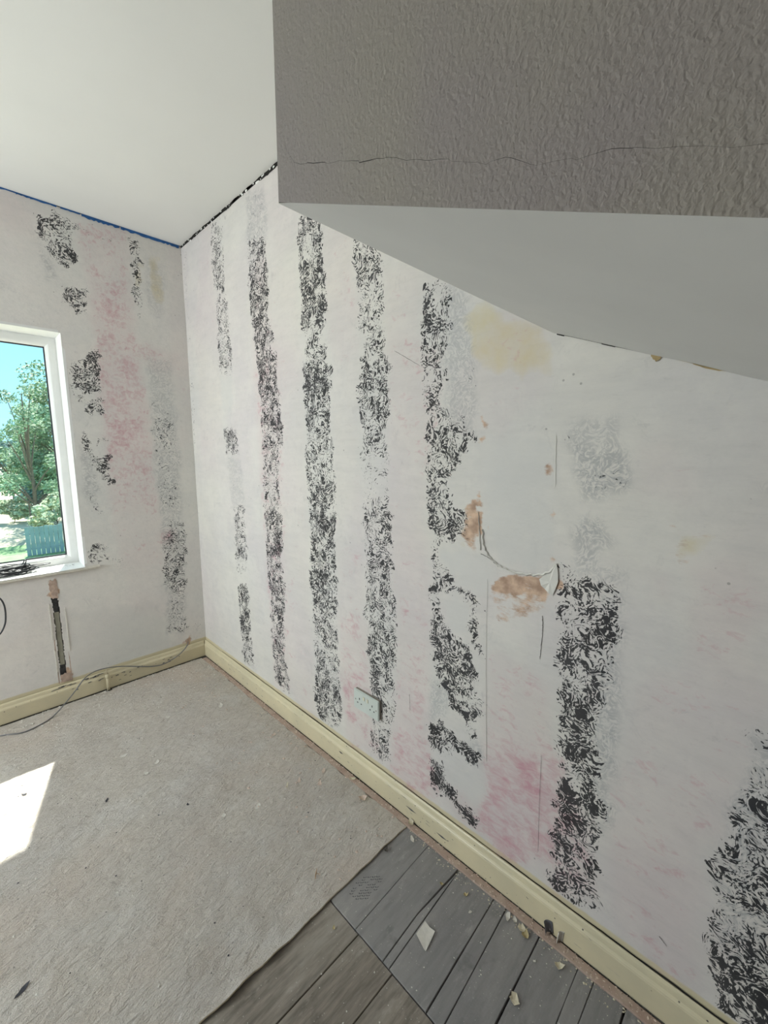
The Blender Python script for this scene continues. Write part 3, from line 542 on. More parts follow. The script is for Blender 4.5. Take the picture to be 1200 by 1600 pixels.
MASKS_LEFT=[
('K',0.7,[(-0.677,2.504),(-0.603,2.537),(-0.54,2.524),(-0.541,2.449),(-0.524,2.327),(-0.587,2.279),(-0.655,2.325),(-0.648,2.4),(-0.695,2.421)]),
('K',0.35,[(-0.736,2.53),(-0.666,2.522),(-0.683,2.474)]),
('K',0.65,[(-0.608,2.195),(-0.496,2.242),(-0.502,2.074),(-0.565,2.082),(-0.622,2.118)]),
('G',0.6,[(-0.68,2.375),(-0.606,2.22),(-0.595,2.192),(-0.668,2.233)]),
('K',0.45,[(-0.54,2.515),(-0.344,2.508),(-0.352,2.48),(-0.544,2.478)]),
('K',0.4,[(-0.65,1.715),(-0.598,1.849),(-0.588,1.722),(-0.627,1.588)]),
('K',0.72,[(-0.601,1.823),(-0.526,1.886),(-0.451,1.921),(-0.466,1.735),(-0.478,1.666),(-0.545,1.667),(-0.596,1.721)]),
('K',0.65,[(-0.599,1.682),(-0.545,1.66),(-0.466,1.66),(-0.471,1.571),(-0.539,1.56),(-0.578,1.605)]),
('K',0.72,[(-0.596,1.497),(-0.56,1.485),(-0.54,1.349),(-0.558,1.335),(-0.588,1.39)]),
('K',0.5,[(-0.531,1.445),(-0.471,1.453),(-0.468,1.419),(-0.523,1.408)]),
('K',0.72,[(-0.558,1.339),(-0.465,1.373),(-0.443,1.348),(-0.468,1.266),(-0.439,1.193),(-0.457,1.169),(-0.534,1.269)]),
('G',0.6,[(-0.597,1.39),(-0.53,1.321),(-0.538,1.038),(-0.591,1.114)]),
('K',0.45,[(-0.586,1.149),(-0.512,1.179),(-0.531,1.016),(-0.577,1.042)]),
('K',0.7,[(-0.618,0.768),(-0.605,0.849),(-0.538,0.856),(-0.505,0.806),(-0.51,0.747),(-0.578,0.745)]),
('K',0.4,[(-0.511,0.807),(-0.434,0.771),(-0.447,0.719),(-0.51,0.739)]),
('K',0.62,[(-0.281,2.528),(-0.233,2.544),(-0.227,2.454),(-0.279,2.438)]),
('K',0.68,[(-0.279,2.438),(-0.227,2.454),(-0.231,2.352),(-0.287,2.337)]),
('K',0.55,[(-0.287,2.337),(-0.231,2.352),(-0.239,2.164),(-0.285,2.153)]),
('K',0.4,[(-0.274,2.132),(-0.233,2.148),(-0.236,2.106),(-0.27,2.099)]),
('K',0.38,[(-0.256,1.657),(-0.179,1.663),(-0.105,1.585),(-0.221,1.578)]),
('K',0.47,[(-0.221,1.578),(-0.105,1.585),(-0.1,1.431),(-0.249,1.429)]),
('K',0.4,[(-0.249,1.429),(-0.1,1.431),(-0.112,1.314),(-0.218,1.315)]),
('K',0.45,[(-0.218,1.315),(-0.112,1.314),(-0.111,1.155),(-0.222,1.162)]),
('K',0.5,[(-0.222,1.162),(-0.111,1.155),(-0.104,1.033),(-0.223,1.045)]),
('G',0.45,[(-0.231,1.903),(-0.108,1.922),(-0.088,1.392),(-0.234,1.391)]),
('G',0.55,[(-0.234,1.391),(-0.088,1.392),(-0.095,0.992),(-0.226,1.005)]),
('G',0.5,[(-0.226,1.005),(-0.095,0.992),(-0.103,0.575),(-0.225,0.602)]),
('G',0.5,[(-0.225,0.602),(-0.103,0.575),(-0.12,0.188),(-0.236,0.226)]),
('K',0.6,[(-0.186,0.941),(-0.087,0.929),(-0.078,0.824),(-0.223,0.846)]),
('K',0.62,[(-0.223,0.846),(-0.078,0.824),(-0.083,0.699),(-0.231,0.726)]),
('K',0.65,[(-0.231,0.726),(-0.083,0.699),(-0.097,0.531),(-0.235,0.563)]),
('K',0.6,[(-0.235,0.563),(-0.097,0.531),(-0.111,0.448),(-0.196,0.47)]),
('K',0.45,[(-0.196,0.47),(-0.111,0.448),(-0.124,0.365),(-0.213,0.39)]),
('K',0.5,[(-0.213,0.39),(-0.124,0.365),(-0.099,0.248),(-0.231,0.289)]),
('K',0.57,[(-0.231,0.289),(-0.099,0.248),(-0.111,0.194),(-0.235,0.234)]),
('K',0.4,[(-0.099,0.248),(-0.009,0.221),(-0.012,0.163),(-0.087,0.187)]),
('K',0.25,[(-0.009,2.519),(0.009,2.525),(0.009,2.237),(-0.021,2.23)]),
('P',0.6,[(-0.535,2.511),(-0.276,2.601),(-0.286,2.271),(-0.484,2.22)]),
('P',0.72,[(-0.484,2.22),(-0.286,2.271),(-0.282,1.896),(-0.485,1.866)]),
('P',0.8,[(-0.485,1.866),(-0.282,1.896),(-0.235,1.614),(-0.492,1.597)]),
('P',0.82,[(-0.492,1.597),(-0.235,1.614),(-0.24,1.316),(-0.485,1.32)]),
('P',0.65,[(-0.485,1.32),(-0.24,1.316),(-0.226,1.005),(-0.477,1.032)]),
('P',0.4,[(-0.477,1.032),(-0.226,1.005),(-0.23,0.685),(-0.453,0.728)]),
('P',0.22,[(-0.453,0.728),(-0.23,0.685),(-0.227,0.351),(-0.411,0.404)]),
('P',0.7,[(-0.34,1.973),(-0.242,1.99),(-0.051,1.949),(-0.329,1.906)]),
('P',0.45,[(-0.329,1.906),(-0.051,1.949),(-0.057,1.854),(-0.202,1.836)]),
('P',0.8,[(-0.252,0.89),(-0.14,0.895),(-0.158,0.795),(-0.241,0.788)]),
('P',0.22,[(-0.082,2.549),(0.002,2.576),(0.009,1.939),(-0.089,1.924)]),
('P',0.25,[(-0.089,1.924),(0.009,1.939),(-0.01,1.392),(-0.088,1.392)]),
('C',0.5,[(-0.194,2.504),(-0.121,2.486),(-0.113,2.209),(-0.176,2.195)]),
('C',0.5,[(-0.263,2.443),(-0.219,2.423),(-0.23,2.285),(-0.269,2.275)]),
('P',0.3,[(-0.801,2.554),(-0.691,2.513),(-0.68,2.375),(-0.818,2.385)]),
('B',0.8,[(-0.792,0.697),(-0.76,0.7),(-0.759,0.583),(-0.792,0.578)]),
('B',0.8,[(-0.793,0.205),(-0.737,0.201),(-0.736,0.141),(-0.783,0.13)]),
('B',0.7,[(-0.17,0.152),(-0.089,0.151),(-0.08,0.103),(-0.165,0.115)]),
('G',0.3,[(-0.207,2.46),(-0.091,2.425),(-0.146,2.131),(-0.217,2.186)]),
('W',0.5,[(-0.772,0.508),(-0.265,0.446),(-0.268,0.151),(-0.717,0.156)])]
# ================================================================== STRUCTURE
H = 2.576; XB = -0.787; YB = -2.287; SL = 0.385; ZB = 1.672   # ceiling height; bulkhead side, end, slope and height
WX0, WX1, WZ0, WZ1 = -1.66, -0.63, 0.742, 1.969                # window opening
YK, XS = -3.9, -3.15                                          # back and side walls

def poly_mask(A, Z, pts):
    inside = np.zeros(A.shape, bool); n = len(pts)
    for i in range(n):
        x0, y0 = pts[i]; x1, y1 = pts[(i+1) % n]
        if y0 == y1: continue
        c = ((y0 > Z) != (y1 > Z)) & (A < (x1-x0)*(Z-y0)/(y1-y0)+x0); inside ^= c
    return inside
def blur(m, k):
    for _ in range(k):
        p = np.pad(m, 1, mode='edge'); m = (p[1:-1, :-2]+p[1:-1, 2:]+p[:-2, 1:-1]+p[2:, 1:-1]+2*p[1:-1, 1:-1])/6
    return m
NAMES = dict(K='ink', P='pink', B='brown', G='wash', C='cream', W='filler')
BLUR = dict(K=1, P=8, B=1, G=3, C=6, W=2)
def painted_wall(name, a_coords, z_coords, masks, axis, mat, hole, disp):
    """a gridded wall; the paper and paint remains are stored as six 0-1 masks in wall coordinates"""
    A, Z = np.meshgrid(a_coords, z_coords)
    def fld(k):
        w = blur(RNG.standard_normal(A.shape), k); return w/w.std()
    wa, wz, wf, wg, clump, big = fld(5), fld(5), fld(1), fld(1), fld(3), fld(12)
    A2, Z2 = A+.0065*wa+.004*wf, Z+.009*wz+.005*wg
    F = {k: np.zeros(A.shape) for k in NAMES}
    for att, v, pts in masks:
        F[att] = np.maximum(F[att], v*poly_mask(A2, Z2, pts))
    cream = np.clip((0.131-Z)/.008, 0, 1)*.95
    for k in F: F[k] = blur(F[k], BLUR[k])
    F['K'] = np.maximum(F['K'], .50*blur(F['K'], 7))
    F['K'] *= np.clip(1.04+.11*clump+.10*big, .25, 1.25)
    F['K'] *= (1-.9*np.clip(F['W'], 0, 1))*(Z > .128); F['C'] = np.maximum(F['C'], cream)
    D = disp(A, Z)
    V = np.zeros(A.shape+(3,)); V[..., 2] = Z
    if axis == 0: V[..., 0] = D; V[..., 1] = A
    else: V[..., 0] = A; V[..., 1] = D
    nz, na = A.shape; idx = np.arange(nz*na).reshape(nz, na)
    q = np.stack([idx[:-1, :-1], idx[:-1, 1:], idx[1:, 1:], idx[1:, :-1]], -1).reshape(-1, 4)
    ca = (A[:-1, :-1]+A[1:, 1:])/2; cz = (Z[:-1, :-1]+Z[1:, 1:])/2
    keep = ~hole(ca, cz).reshape(-1); q = q[keep]
    if axis == 0: q = q[:, ::1]
    me = bpy.data.meshes.new(name); me.from_pydata(V.reshape(-1, 3).tolist(), [], q.tolist()); me.update()
    for k, nme in NAMES.items():
        at = me.attributes.new(nme, 'FLOAT', 'POINT'); at.data.foreach_set('value', F[k].reshape(-1).astype(np.float32))
    me.materials.append(mat); me.polygons.foreach_set('use_smooth', [True]*len(me.polygons))
    o = bpy.data.objects.new(name, me); C.objects.link(o); return struct(o)
def coords(a, b, step, extra=()):
    c = list(np.arange(a, b, step))+[b]+list(extra); c = sorted(set(round(float(x), 4) for x in c))
    out = [c[0]]
    ex = set(round(x, 4) for x in extra)|{round(b, 4)}
    for x in c[1:]:
        if x-out[-1] < step*.35:
            if x in ex: out[-1] = x
            continue
        out.append(x)
    return np.array(out)
def nz2(A, Z, s, seed=0.0):
    return (np.sin(A*s*1.3+seed)*np.cos(Z*s*1.1+1.7*seed)+.5*np.sin(A*s*2.9+Z*s*2.3+seed)+.3*np.sin(Z*s*5.1-A*s*3.7))/1.8

# --- right wall: striped
zc = coords(0, H-.012, .009); ac = np.concatenate([np.arange(YK, -2.8, .03), coords(-2.8, 0, .008)])
def ridge_r(A, Z):
    d = nz2(A, Z, 3.0)*.0015
    # lifted skim-coat edge round the filler patch and vertical paper seams
    for a0, z0, z1 in ((-2.30, .72, 1.60), (-2.06, .35, 1.15)):
        d -= .0003*np.exp(-((A-a0)/.006)**2)*((Z > z0) & (Z < z1))
    return d
wall_right = painted_wall('wall_right', ac, zc, MASKS_RIGHT, 0, M['wall_r'], lambda a, z: np.zeros(a.shape, bool), ridge_r)
# --- wall with the window
CH = [(-.790, -.748, .160, .600)]
xc = np.concatenate([np.arange(XS, -1.30, .04), coords(-1.30, -.802, .008), coords(-.80, -.745, .0025), coords(-.742, 0, .008, (WX1,))]); xc = np.sort(np.append(xc[np.abs(xc-WX0) > .02], WX0))
zl = coords(0, H-.004, .009, (WZ0, WZ1))
def hole_l(a, z):
    wn = (a > WX0) & (a < WX1) & (z > WZ0) & (z < WZ1)
    w = .0022*np.sin(z*61)+.0018*np.sin(z*143+1)+.0016*np.sin(z*317+a*90)
    shift = (z-.16)/.44*.012
    ch = (a > -.7885+w*.6) & (a < -.7615+w*.5) & (z > .16) & (z < .60)
    return wn | ch
wall_left = painted_wall('wall_left', xc, zl, MASKS_LEFT, 1, M['wall_l'], hole_l, lambda A, Z: nz2(A, Z, 3.0, 2.0)*.0012)
# solid masonry behind the plaster skins
m = MB(); m.box(.012, .22, YK-.2, .4, -.3, H+.3); struct(m.build('wall_right_masonry', M['cavity'])).name = 'wall_outer'
m = MB()
m.box(XS-.2, WX0-.013, .02, .22, -.3, H+.3); m.box(WX1+.013, .012, .02, .22, -.3, H+.3); m.box(WX0-.013, WX1+.013, .02, .22, -.3, WZ0-.021); m.box(WX0-.013, WX1+.013, .02, .22, WZ1+.013, H+.3)
struct(m.build('wall_outer', M['slate']))
# painted window reveal (white) : right jamb, left jamb, head
m = MB(); m.box(WX1, WX1+.012, 0, .15, WZ0-.02, WZ1+.012); m.box(WX0-.012, WX0, 0, .15, WZ0-.02, WZ1+.012); m.box(WX0-.012, WX1+.012, 0, .15, WZ1, WZ1+.012)
struct(m.build('trim_1', M['white']))
# other two walls, never seen from here
m = MB(); m.box(XS-.2, XS, YK-.2, .02, -.3, H+.3); struct(m.build('wall_side', M['plain']))
m = MB(); m.box(XS-.2, .2, YK-.2, YK, -.3, H+.3); struct(m.build('wall_back', M['plain']))
# ceiling slab, with a ragged dark gap left along the striped wall
n = 120; v = []; 
for i in range(n+1):
    y = YK+(0-YK)*i/n; v.append((-.002+.002*math.sin(i*1.7), y, H)); 
m = MB(); m.add([(XS, YK, H), (XS, .0, H)]+v, [tuple([1]+list(range(n+2, 1, -1))+[0])])
m.box(XS-.2, .22, YK-.2, .4, H+.03, H+.25)
struct(m.build('ceiling', M['ceiling']))
m = MB()   # torn gap: black open stretches of the joint
for y0, y1, h in ((-.03, -.0, .010), (-.30, -.04, .013), (-.52, -.31, .006), (-.66, -.54, .014), (-.80, -.72, .012), (-1.10, -.90, .016), (-1.6, -1.2, .012)):
    k = 14; pts = [(y0+(y1-y0)*i/k, H-1.35*h*(.35+.65*math.sin(PI*i/k)**.4)*(.75+.25*random.random())) for i in range(k+1)]
    vs_ = [(-.0012, y, H-.0005) for y, z in pts]+[(-.0012, y, z) for y, z in pts]+[(.011, y, H-.0005) for y, z in pts]+[(.011, y, z) for y, z in pts]
    K1 = k+1
    m.add(vs_, [(i, i+1, K1+i+1, K1+i) for i in range(k)])
struct(m.build('trim_2', M['cavity']))
# plaster crumbs stuck in that joint
m = MB()
for i in range(46):
    y = -random.random()*1.15; s_ = .003+.006*random.random(); z = H-.012*random.random()-.002
    m.add([(-.001, y-s_, z), (-.001, y+s_*.6, z-s_*.7), (-.003, y+s_, z+s_*.4), (-.002, y-s_*.2, z+s_*.6)], [(0, 1, 2, 3)])
o = m.build('plaster_crumb', M['ceiling']); o['kind'] = 'stuff'; tag(o, 'white plaster crumbs caught in the dark ceiling joint above the striped wall', 'debris')

# --- boxed bulkhead over the right-hand wall: textured side, smooth sloping underside
def zb(y): return ZB+SL*(y-YB)
bulk = empty('ceiling_bulkhead', (0, 0, 0)); struct(bulk)
crk = [(-2.2885, 1.80), (-2.292, 1.766), (-2.306, 1.719), (-2.321, 1.700), (-2.345, 1.689), (-2.375, 1.677), (-2.40, 1.668), (-2.427, 1.656), (-2.461, 1.6445), (-2.492, 1.630), (-2.533, 1.612), (-2.568, 1.595), (-2.589, 1.590), (-2.604, 1.579), (-2.635, 1.569), (-2.661, 1.565), (-2.669, 1.560), (-2.704, 1.546), (-2.75, 1.527), (-2.80, 1.508)]
ys = sorted(set([c[0] for c in crk]+list(np.round(np.arange(-2.8, -2.29, .012), 4))), reverse=True)
ys = [YB]+[y for y in ys if y < YB-.001]
def cz(y):
    for (a, b), (c, d) in zip(crk, crk[1:]):
        if c <= y <= a: return b+(d-b)*(a-y)/(a-c)
    return None
V1 = []; 
for i, y in enumerate(ys):
    z = cz(y)
    if z is None: z = 1.82 if y > -2.3 else zb(y)+.03
    j = .0007*math.sin(i*2.1)+.0005*math.sin(i*5.3)
    w = (.00008+.00022*max(0, math.sin(i*.7))+.0001*random.random())*(1 if y > -2.5 else .45) if y < -2.296 and y > -2.78 else 0
    V1.append((y, z+j+w, z+j-w))
vt = []; ft = []
for y, a, b in V1: vt += [(XB, y, H), (XB, y, a), (XB, y, b), (XB, y, zb(y))]
for i in range(len(V1)-1):
    p, q = 4*i, 4*i+4
    ft += [(p+1, p, q, q+1), (p+3, p+2, q+2, q+3)]
n0 = len(vt); vt += [(XB, YK, H), (XB, YK, zb(YK))]
L = 4*(len(V1)-1); ft += [(L+1, L, n0, n0+1)]; ft += [(L+3, L+2, L+1, n0+1)] if False else []
# far end face and rounded arris
vt += [(0, YB+.002, H), (XB+.004, YB+.002, H), (XB+.004, YB+.002, ZB), (0, YB+.002, ZB)]
ft += [(n0+2, n0+3, n0+4, n0+5), (n0+3, 0, 3, n0+4)]
bs = mesh_obj('bulkhead_side', vt, ft, M['anaglypta'], bulk)
m = MB(); m.add([(XB+.004, YB, H), (XB+.004, YB, ZB+.02), (XB+.004, -3.0, zb(-3.0)+.02), (XB+.004, -3.0, H)], [(0, 1, 2, 3)]); m.build('crack_void', M['cavity'], bulk)
# underside: slightly uneven sheet with a soft lip along both edges
vv = []; ff = []; ny = 70; nx = 40
for i in range(ny+1):
    y = YB+.002*(i == 0)+(YK-YB)*i/ny
    for k in range(nx+1):
        t = k/nx; x = XB+(-XB)*t; r_ = 0
        ed_ = min(1, t/.08)*min(1, i/5)
        z = zb(min(y, YB))+ed_*(.0015*math.sin(x*7+y*5)+.0010*math.sin(x*23+y*31))
        vv.append((x, y, z))
for i in range(ny):
    for k in range(nx):
        a = i*(nx+1)+k; ff.append((a, a+1, a+nx+2, a+nx+1))
mesh_obj('bulkhead_soffit', vv, ff, M['soffit'], bulk, True)
# ochre filler smears along the soffit joint
m = MB()
for y0, y1, d0 in ((-2.503, -2.522, .014), (-2.58, -2.635, .006), (-2.53, -2.80, .0022)):
    k = 10
    top = [(-.0025, y0+(y1-y0)*i/k, zb(y0+(y1-y0)*i/k)+.001) for i in range(k+1)]
    bot = [(-.0025, y, z-d0*(.3+.7*math.sin(PI*(i+.4)/(k+1)))*(.7+.3*random.random())) for i, (x, y, z) in enumerate(top)]
    m.add(top+bot, [(i, i+1, k+2+i, k+1+i) for i in range(k)])
m.build('filler_smear', simple('ochre_filler', (.40, .30, .15), .8, .2, 50), bulk)
m = MB()
for y0, y1, d0 in ((-2.293, -2.312, .003), (-2.40, -2.43, .002), (-2.31, -2.50, .0007)):
    m.add([(-.0022, y0, zb(y0)), (-.0022, y1, zb(y1)), (-.0022, y1, zb(y1)-d0), (-.0022, y0, zb(y0)-d0)], [(0, 1, 2, 3)])
m.build('joint_crack', M['cavity'], bulk)

# --- floor: slab with separate boards in the bared corner
floor = empty('floor', (0, 0, 0)); struct(floor)
m = MB(); m.box(XS-.2, .2, YK-.2, .2, -.3, -.019); m.box(XS-.1, -.0, -1.80, .1, -.019, -.001); m.build('subfloor', M['dust'], floor)
def board(pts, mat, dz=0.0):
    cx = sum(p[0] for p in pts)/len(pts); cy = sum(p[1] for p in pts)/len(pts); g_ = .0004
    P2 = []
    for i, (x, y) in enumerate(pts):
        x2, y2 = pts[(i+1) % len(pts)]; L_ = math.hypot(x2-x, y2-y); k = max(1, int(L_/.12)) if L_ > .1 else 1
        for j in range(k):
            t = j/k; px, py = x+(x2-x)*t, y+(y2-y)*t; jit = 0 if j == 0 else random.uniform(-.0009, .0009)
            P2.append((px+(g_ if px < cx else -g_)*.6, py+(g_ if py < cy else -g_)+jit))
    # rounded top arris
    n = len(P2); s_ = [(cx+(x-cx)*(1-.0012/max(.02, abs(x-cx))), cy+(y-cy)*(1-.0012/max(.01, abs(y-cy)))) for x, y in P2]
    v = [(x, y, -.018) for x, y in P2]+[(x, y, -.0015+dz) for x, y in P2]+[(x, y, dz) for x, y in s_]
    f = [(i, (i+1) % n, n+(i+1) % n, n+i) for i in range(n)]+[(n+i, n+(i+1) % n, 2*n+(i+1) % n, 2*n+i) for i in range(n)]+[tuple(range(2*n, 3*n))]
    return mesh_obj('floorboard', v, f, mat, floor)
XJ = -.4035; R0 = -.006
RB = [(-1.81, -1.81, -1.957, -1.973), (-1.957, -1.973, -2.066, -2.084), (-2.086, -2.086, -2.086, -2.086)]
board([(XJ, -1.81), (R0, -1.81), (R0, -1.958), (XJ, -1.972)], M['board'])
board([(XJ, -1.9725), (R0, -1.9585), (R0, -2.084), (-.245, -2.074), (XJ, -2.083)], M['board'])
board([(XJ, -2.0845), (-.245, -2.0755), (-.052, -2.087), (-.30, -2.101), (XJ, -2.107)], M['board'], -.0005)
board([(XJ, -2.1085), (-.30, -2.1025), (-.052, -2.0885), (R0, -2.0885), (R0, -2.214), (XJ, -2.234)], M['board'])
board([(XJ, -2.2365), (R0, -2.2158), (R0, -2.2545), (XJ, -2.281)], M['board'], -.0006)
board([(XJ, -2.283), (R0, -2.257), (R0, -2.361), (XJ, -2.371)], M['board'])
board([(-1.2, -2.392), (XJ, -2.3755), (R0, -2.3635), (R0, -2.4695), (XJ-.3, -2.478)], M['board'], -.0008) if False else None
board([(XJ, -2.3755), (R0, -2.3635), (R0, -2.4695), (XJ, -2.478)], M['board'], -.0008)
board([(XJ, -2.4795), (R0, -2.4705), (R0, -2.5105), (XJ, -2.515)], M['board'])
board([(XJ, -2.5165), (R0, -2.512), (R0, -2.583), (XJ, -2.587)], M['board'], -.0004)
y = -2.588
k = 0
while y > YK+.02:
    w_ = (.118, .04, .125, .11)[k % 4]; board([(XJ, y), (R0, y), (R0, max(y-w_+.0015, YK+.002)), (XJ, max(y-w_+.0015, YK+.002))], M['board']); y -= w_; k += 1
LBY = [-1.81, -1.988, -2.1215, -2.262, -2.392, -2.52, -2.65, -2.78, -2.91, -3.04, -3.17, -3.30, -3.43, -3.56, -3.69, -3.82, YK+.002]
for i in range(len(LBY)-1):
    a, b = LBY[i]-.001, LBY[i+1]+.001
    cut = -1.7-.35*(i % 3)
    board([(cut, a), (XJ-.0025, a), (XJ-.0025, b), (cut, b)], M['board_old'], -.0012+.0008*(i % 2))
    board([(XS+.003, a), (cut-.002, a), (cut-.002, b), (XS+.003, b)], M['board_old'])

# --- skirting boards
def skirting(name, mp, a0, a1, n, mat):
    """mp(a, d, z) -> world point; profile: face, ovolo, flat top with a gap to the plaster"""
    prof = [(.0155, .005), (.0160, .008), (.0162, .078), (.0150, .0805), (.0150, .0825), (.0130, .0855), (.0105, .0905), (.0098, .096), (.0088, .102), (.0072, .1065), (.0050, .1095), (.0030, .110), (.0020, .107), (.0020, .005)]
    v = []; f = []; k = len(prof)
    for i in range(n+1):
        a = a0+(a1-a0)*i/n; wv = .0009*math.sin(a*5.1)+.0005*math.sin(a*17)
        for d, z in prof: v.append(mp(a, d+wv*(d > .004), z+wv*.5))
    for i in range(n):
        for j in range(k):
            q = (i*k+j, i*k+(j+1) % k, (i+1)*k+(j+1) % k, (i+1)*k+j); f.append(q)
    f.append(tuple(range(k))); f.append(tuple(n*k+j for j in reversed(range(k))))
    o = mesh_obj(name, v, f, mat); return struct(o)
sr = skirting('baseboard_right', lambda a, d, z: (-d-.001, a, z), YK, -.003, 160, M['skirt'])
sl = skirting('baseboard_left', lambda a, d, z: (a, -d-.001, z), XS, -.018, 120, M['skirt'])
# dark line of the open joint behind the skirting, and scratches
m = MB()
pts = [(-.25-.02*i, .1115+.0008*math.sin(i*.9)+.0004*math.sin(i*2.3)) for i in range(130)]
for (a, z), (b, z2) in zip(pts, pts[1:]):
    w_ = .0007+.0007*max(0, math.sin(a*9))+(.0010 if a < -2.2 else 0)
    m.add([(-.0020, a, z+w_), (-.0020, b, z2+w_), (-.0020, b, z2-w_), (-.0020, a, z-w_)], [(0, 1, 2, 3)])
m.build('joint_crack', M['cavity'], sr)
m = MB()
for i in range(70):
    a = -.15-2.4*random.random(); z = .012+.09*random.random(); L_ = .004+.02*random.random()**2; w_ = .0004+.0012*random.random(); d = -.0182 if z < .078 else -.0165
    if .076 < z < .104: z = .0795; w_ = .0006; L_ *= 2; d = -.0176
    if z >= .1: continue
    m.add([(d, a, z), (d, a+L_, z+w_*2), (d, a+L_*.8, z+w_*3), (d, a-L_*.1, z+w_*1.2)], [(0, 1, 2, 3)])
for z, y0, L_ in ((.052, -1.88, .055), (.064, -1.46, .03), (.040, -2.02, .05)):
    m.add([(-.0184, y0, z), (-.0184, y0+L_*.5, z+.003), (-.0184, y0+L_, z+.001), (-.0184, y0+L_*.5, z-.004)], [(0, 1, 2, 3)])
m.build('scuff_mark', M['slate'], sr)
m = MB()
for i in range(26):
    a = -.75+.6*random.random(); z = .015+.08*random.random(); L_ = .006+.014*random.random(); w_ = .001+.002*random.random(); d = -.0184 if z < .078 else -.015
    if z > .079: continue
    m.add([(a, d, z), (a+L_, d, z+w_), (a+L_*.6, d, z+w_*2.5), (a-L_*.2, d, z+w_*1.5)], [(0, 1, 2, 3)])
for i in range(14):
    a = -.84+.24*random.random(); z = .094+.01*random.random(); L_ = .012+.02*random.random()
    m.add([(a, -.0125, z), (a+L_, -.0125, z+.002), (a+L_, -.0120, z+.005), (a, -.0120, z+.003)], [(0, 1, 2, 3)])
m.build('scuff_mark', M['slate'], sl)
# two curls of paint peeling off the skirting face
def curl(y, z0, w_, h, lean, mat, name, label, dark):
    v = []; f = []; n = 9; k = 6
    for i in range(n+1):
        t = i/n
        for j in range(k+1):
            s_ = j/k; hh = h*(1-.25*abs(s_-.4)*2)
            ang = 2.2*t; r_ = w_*.55
            v.append((-.019-r_*(1-math.cos(ang))*.8, y+r_*math.sin(ang)*1.1+lean*s_, z0+hh*s_))
    for i in range(n):
        for j in range(k): a = i*(k+1)+j; f.append((a, a+1, a+k+2, a+k+1))
    o = mesh_obj(name, v, f, mat, sr, True); o['label'] = label
    md = o.modifiers.new('t', 'SOLIDIFY'); md.thickness = .0008
    return o
curl(-2.392, .010, .028, .050, .006, simple('grey_underside_peel', (.15, .15, .165), .6), 'paint_peel', 'grey-backed curl of peeling paint', True)
curl(-2.418, .006, .020, .052, -.004, M['flake_w'], 'paint_peel', 'pale curl of peeling paint', False)

# --- window
win = empty('window_1', (0, 0, 0)); struct(win)
def ring(x0, x1, z0, z1, prof, name, mat, parent):
    v = []; f = []; k = len(prof)
    for u, y in prof: v += [(x0+u, y, z0+u), (x1-u, y, z0+u), (x1-u, y, z1-u), (x0+u, y, z1-u)]
    for i in range(k):
        j = (i+1) % k
        for c in range(4): d = (c+1) % 4; f.append((i*4+c, i*4+d, j*4+d, j*4+c))
    return mesh_obj(name, v, f, mat, parent)
XM = (WX0+WX1)/2
PF = [(0, .150), (.006, .1485), (.020, .1485), (.034, .150), (.040, .154), (.050, .168), (.050, .196), (0, .20)]
for a, b in ((WX0, XM), (XM, WX1)):
    fr = ring(a, b, WZ0, WZ1, PF, 'window_frame', M['upvc'], win)
    ring(a+.050, b-.050, WZ0+.050, WZ1-.050, [(-.001, .1665), (.0045, .1695), (.0045, .178), (-.001, .178)], 'gasket', M['black'], fr)
    mm = MB(); mm.box(a+.051, b-.051, .174, .180, WZ0+.051, WZ1-.051); mm.build('pane', M['glass'], win)
# white sill board with a rounded nosing that runs past the reveal
m = MB(); pr = [(-.016, .727), (-.020, .731), (-.020, .7375), (-.017, .7415), (-.010, .7425), (0, .7425)]
x0, x1 = WX0-.06, -.564
v = []; f = []; prf = pr+[(0, .727)]; k = len(prf)
for x in (x0, x1): v += [(x, y_, z_) for y_, z_ in prf]
f = [(i, (i+1) % k, k+(i+1) % k, k+i) for i in range(k)]+[tuple(range(k)), tuple(reversed(range(k, 2*k)))]
m.add(v, f); sill = m.build('window_sill', simple('sill_nosing_paint', (.60, .565, .49), .6), win)
m = MB(); m.box(WX0, WX1, -.0195, .152, .7424, .7445); m.build('sill_top', M['white'], sill)
m = MB()
for i in range(40):
    x = -.66-.35*random.random(); y_ = -.01+.13*random.random(); s_ = .001+.004*random.random()**2
    m.box(x, x+s_*1.6, y_, y_+s_, .7445, .7453)
o = m.build('sill_debris', M['dust'], sill); o['kind'] = 'stuff'
# outer wall skin, roof and eave that shades the top of the glass
m = MB()
YE, ZE = .62, 2.356
m.box(XS-.5, .5, .22, YE, ZE, ZE+.05); m.box(XS-.5, .5, YE-.02, YE, ZE, ZE+.16)
m.add([(XS-.5, YE, ZE+.16), (.5, YE, ZE+.16), (.5, -1.9, 4.2), (XS-.5, -1.9, 4.2)], [(0, 1, 2, 3)])
struct(m.build('trim_3', M['brick_out']))
m = MB(); m.box(XS-.2, .22, .221, .26, -2.9, WZ0-.02); m.box(XS-.2, WX0, .221, .26, WZ0-.02, ZE); m.box(WX1, .22, .221, .26, WZ0-.02, ZE); m.box(WX0, WX1, .221, .26, WZ1+.012, ZE)
struct(m.build('wall_outer', M['brick_out']))

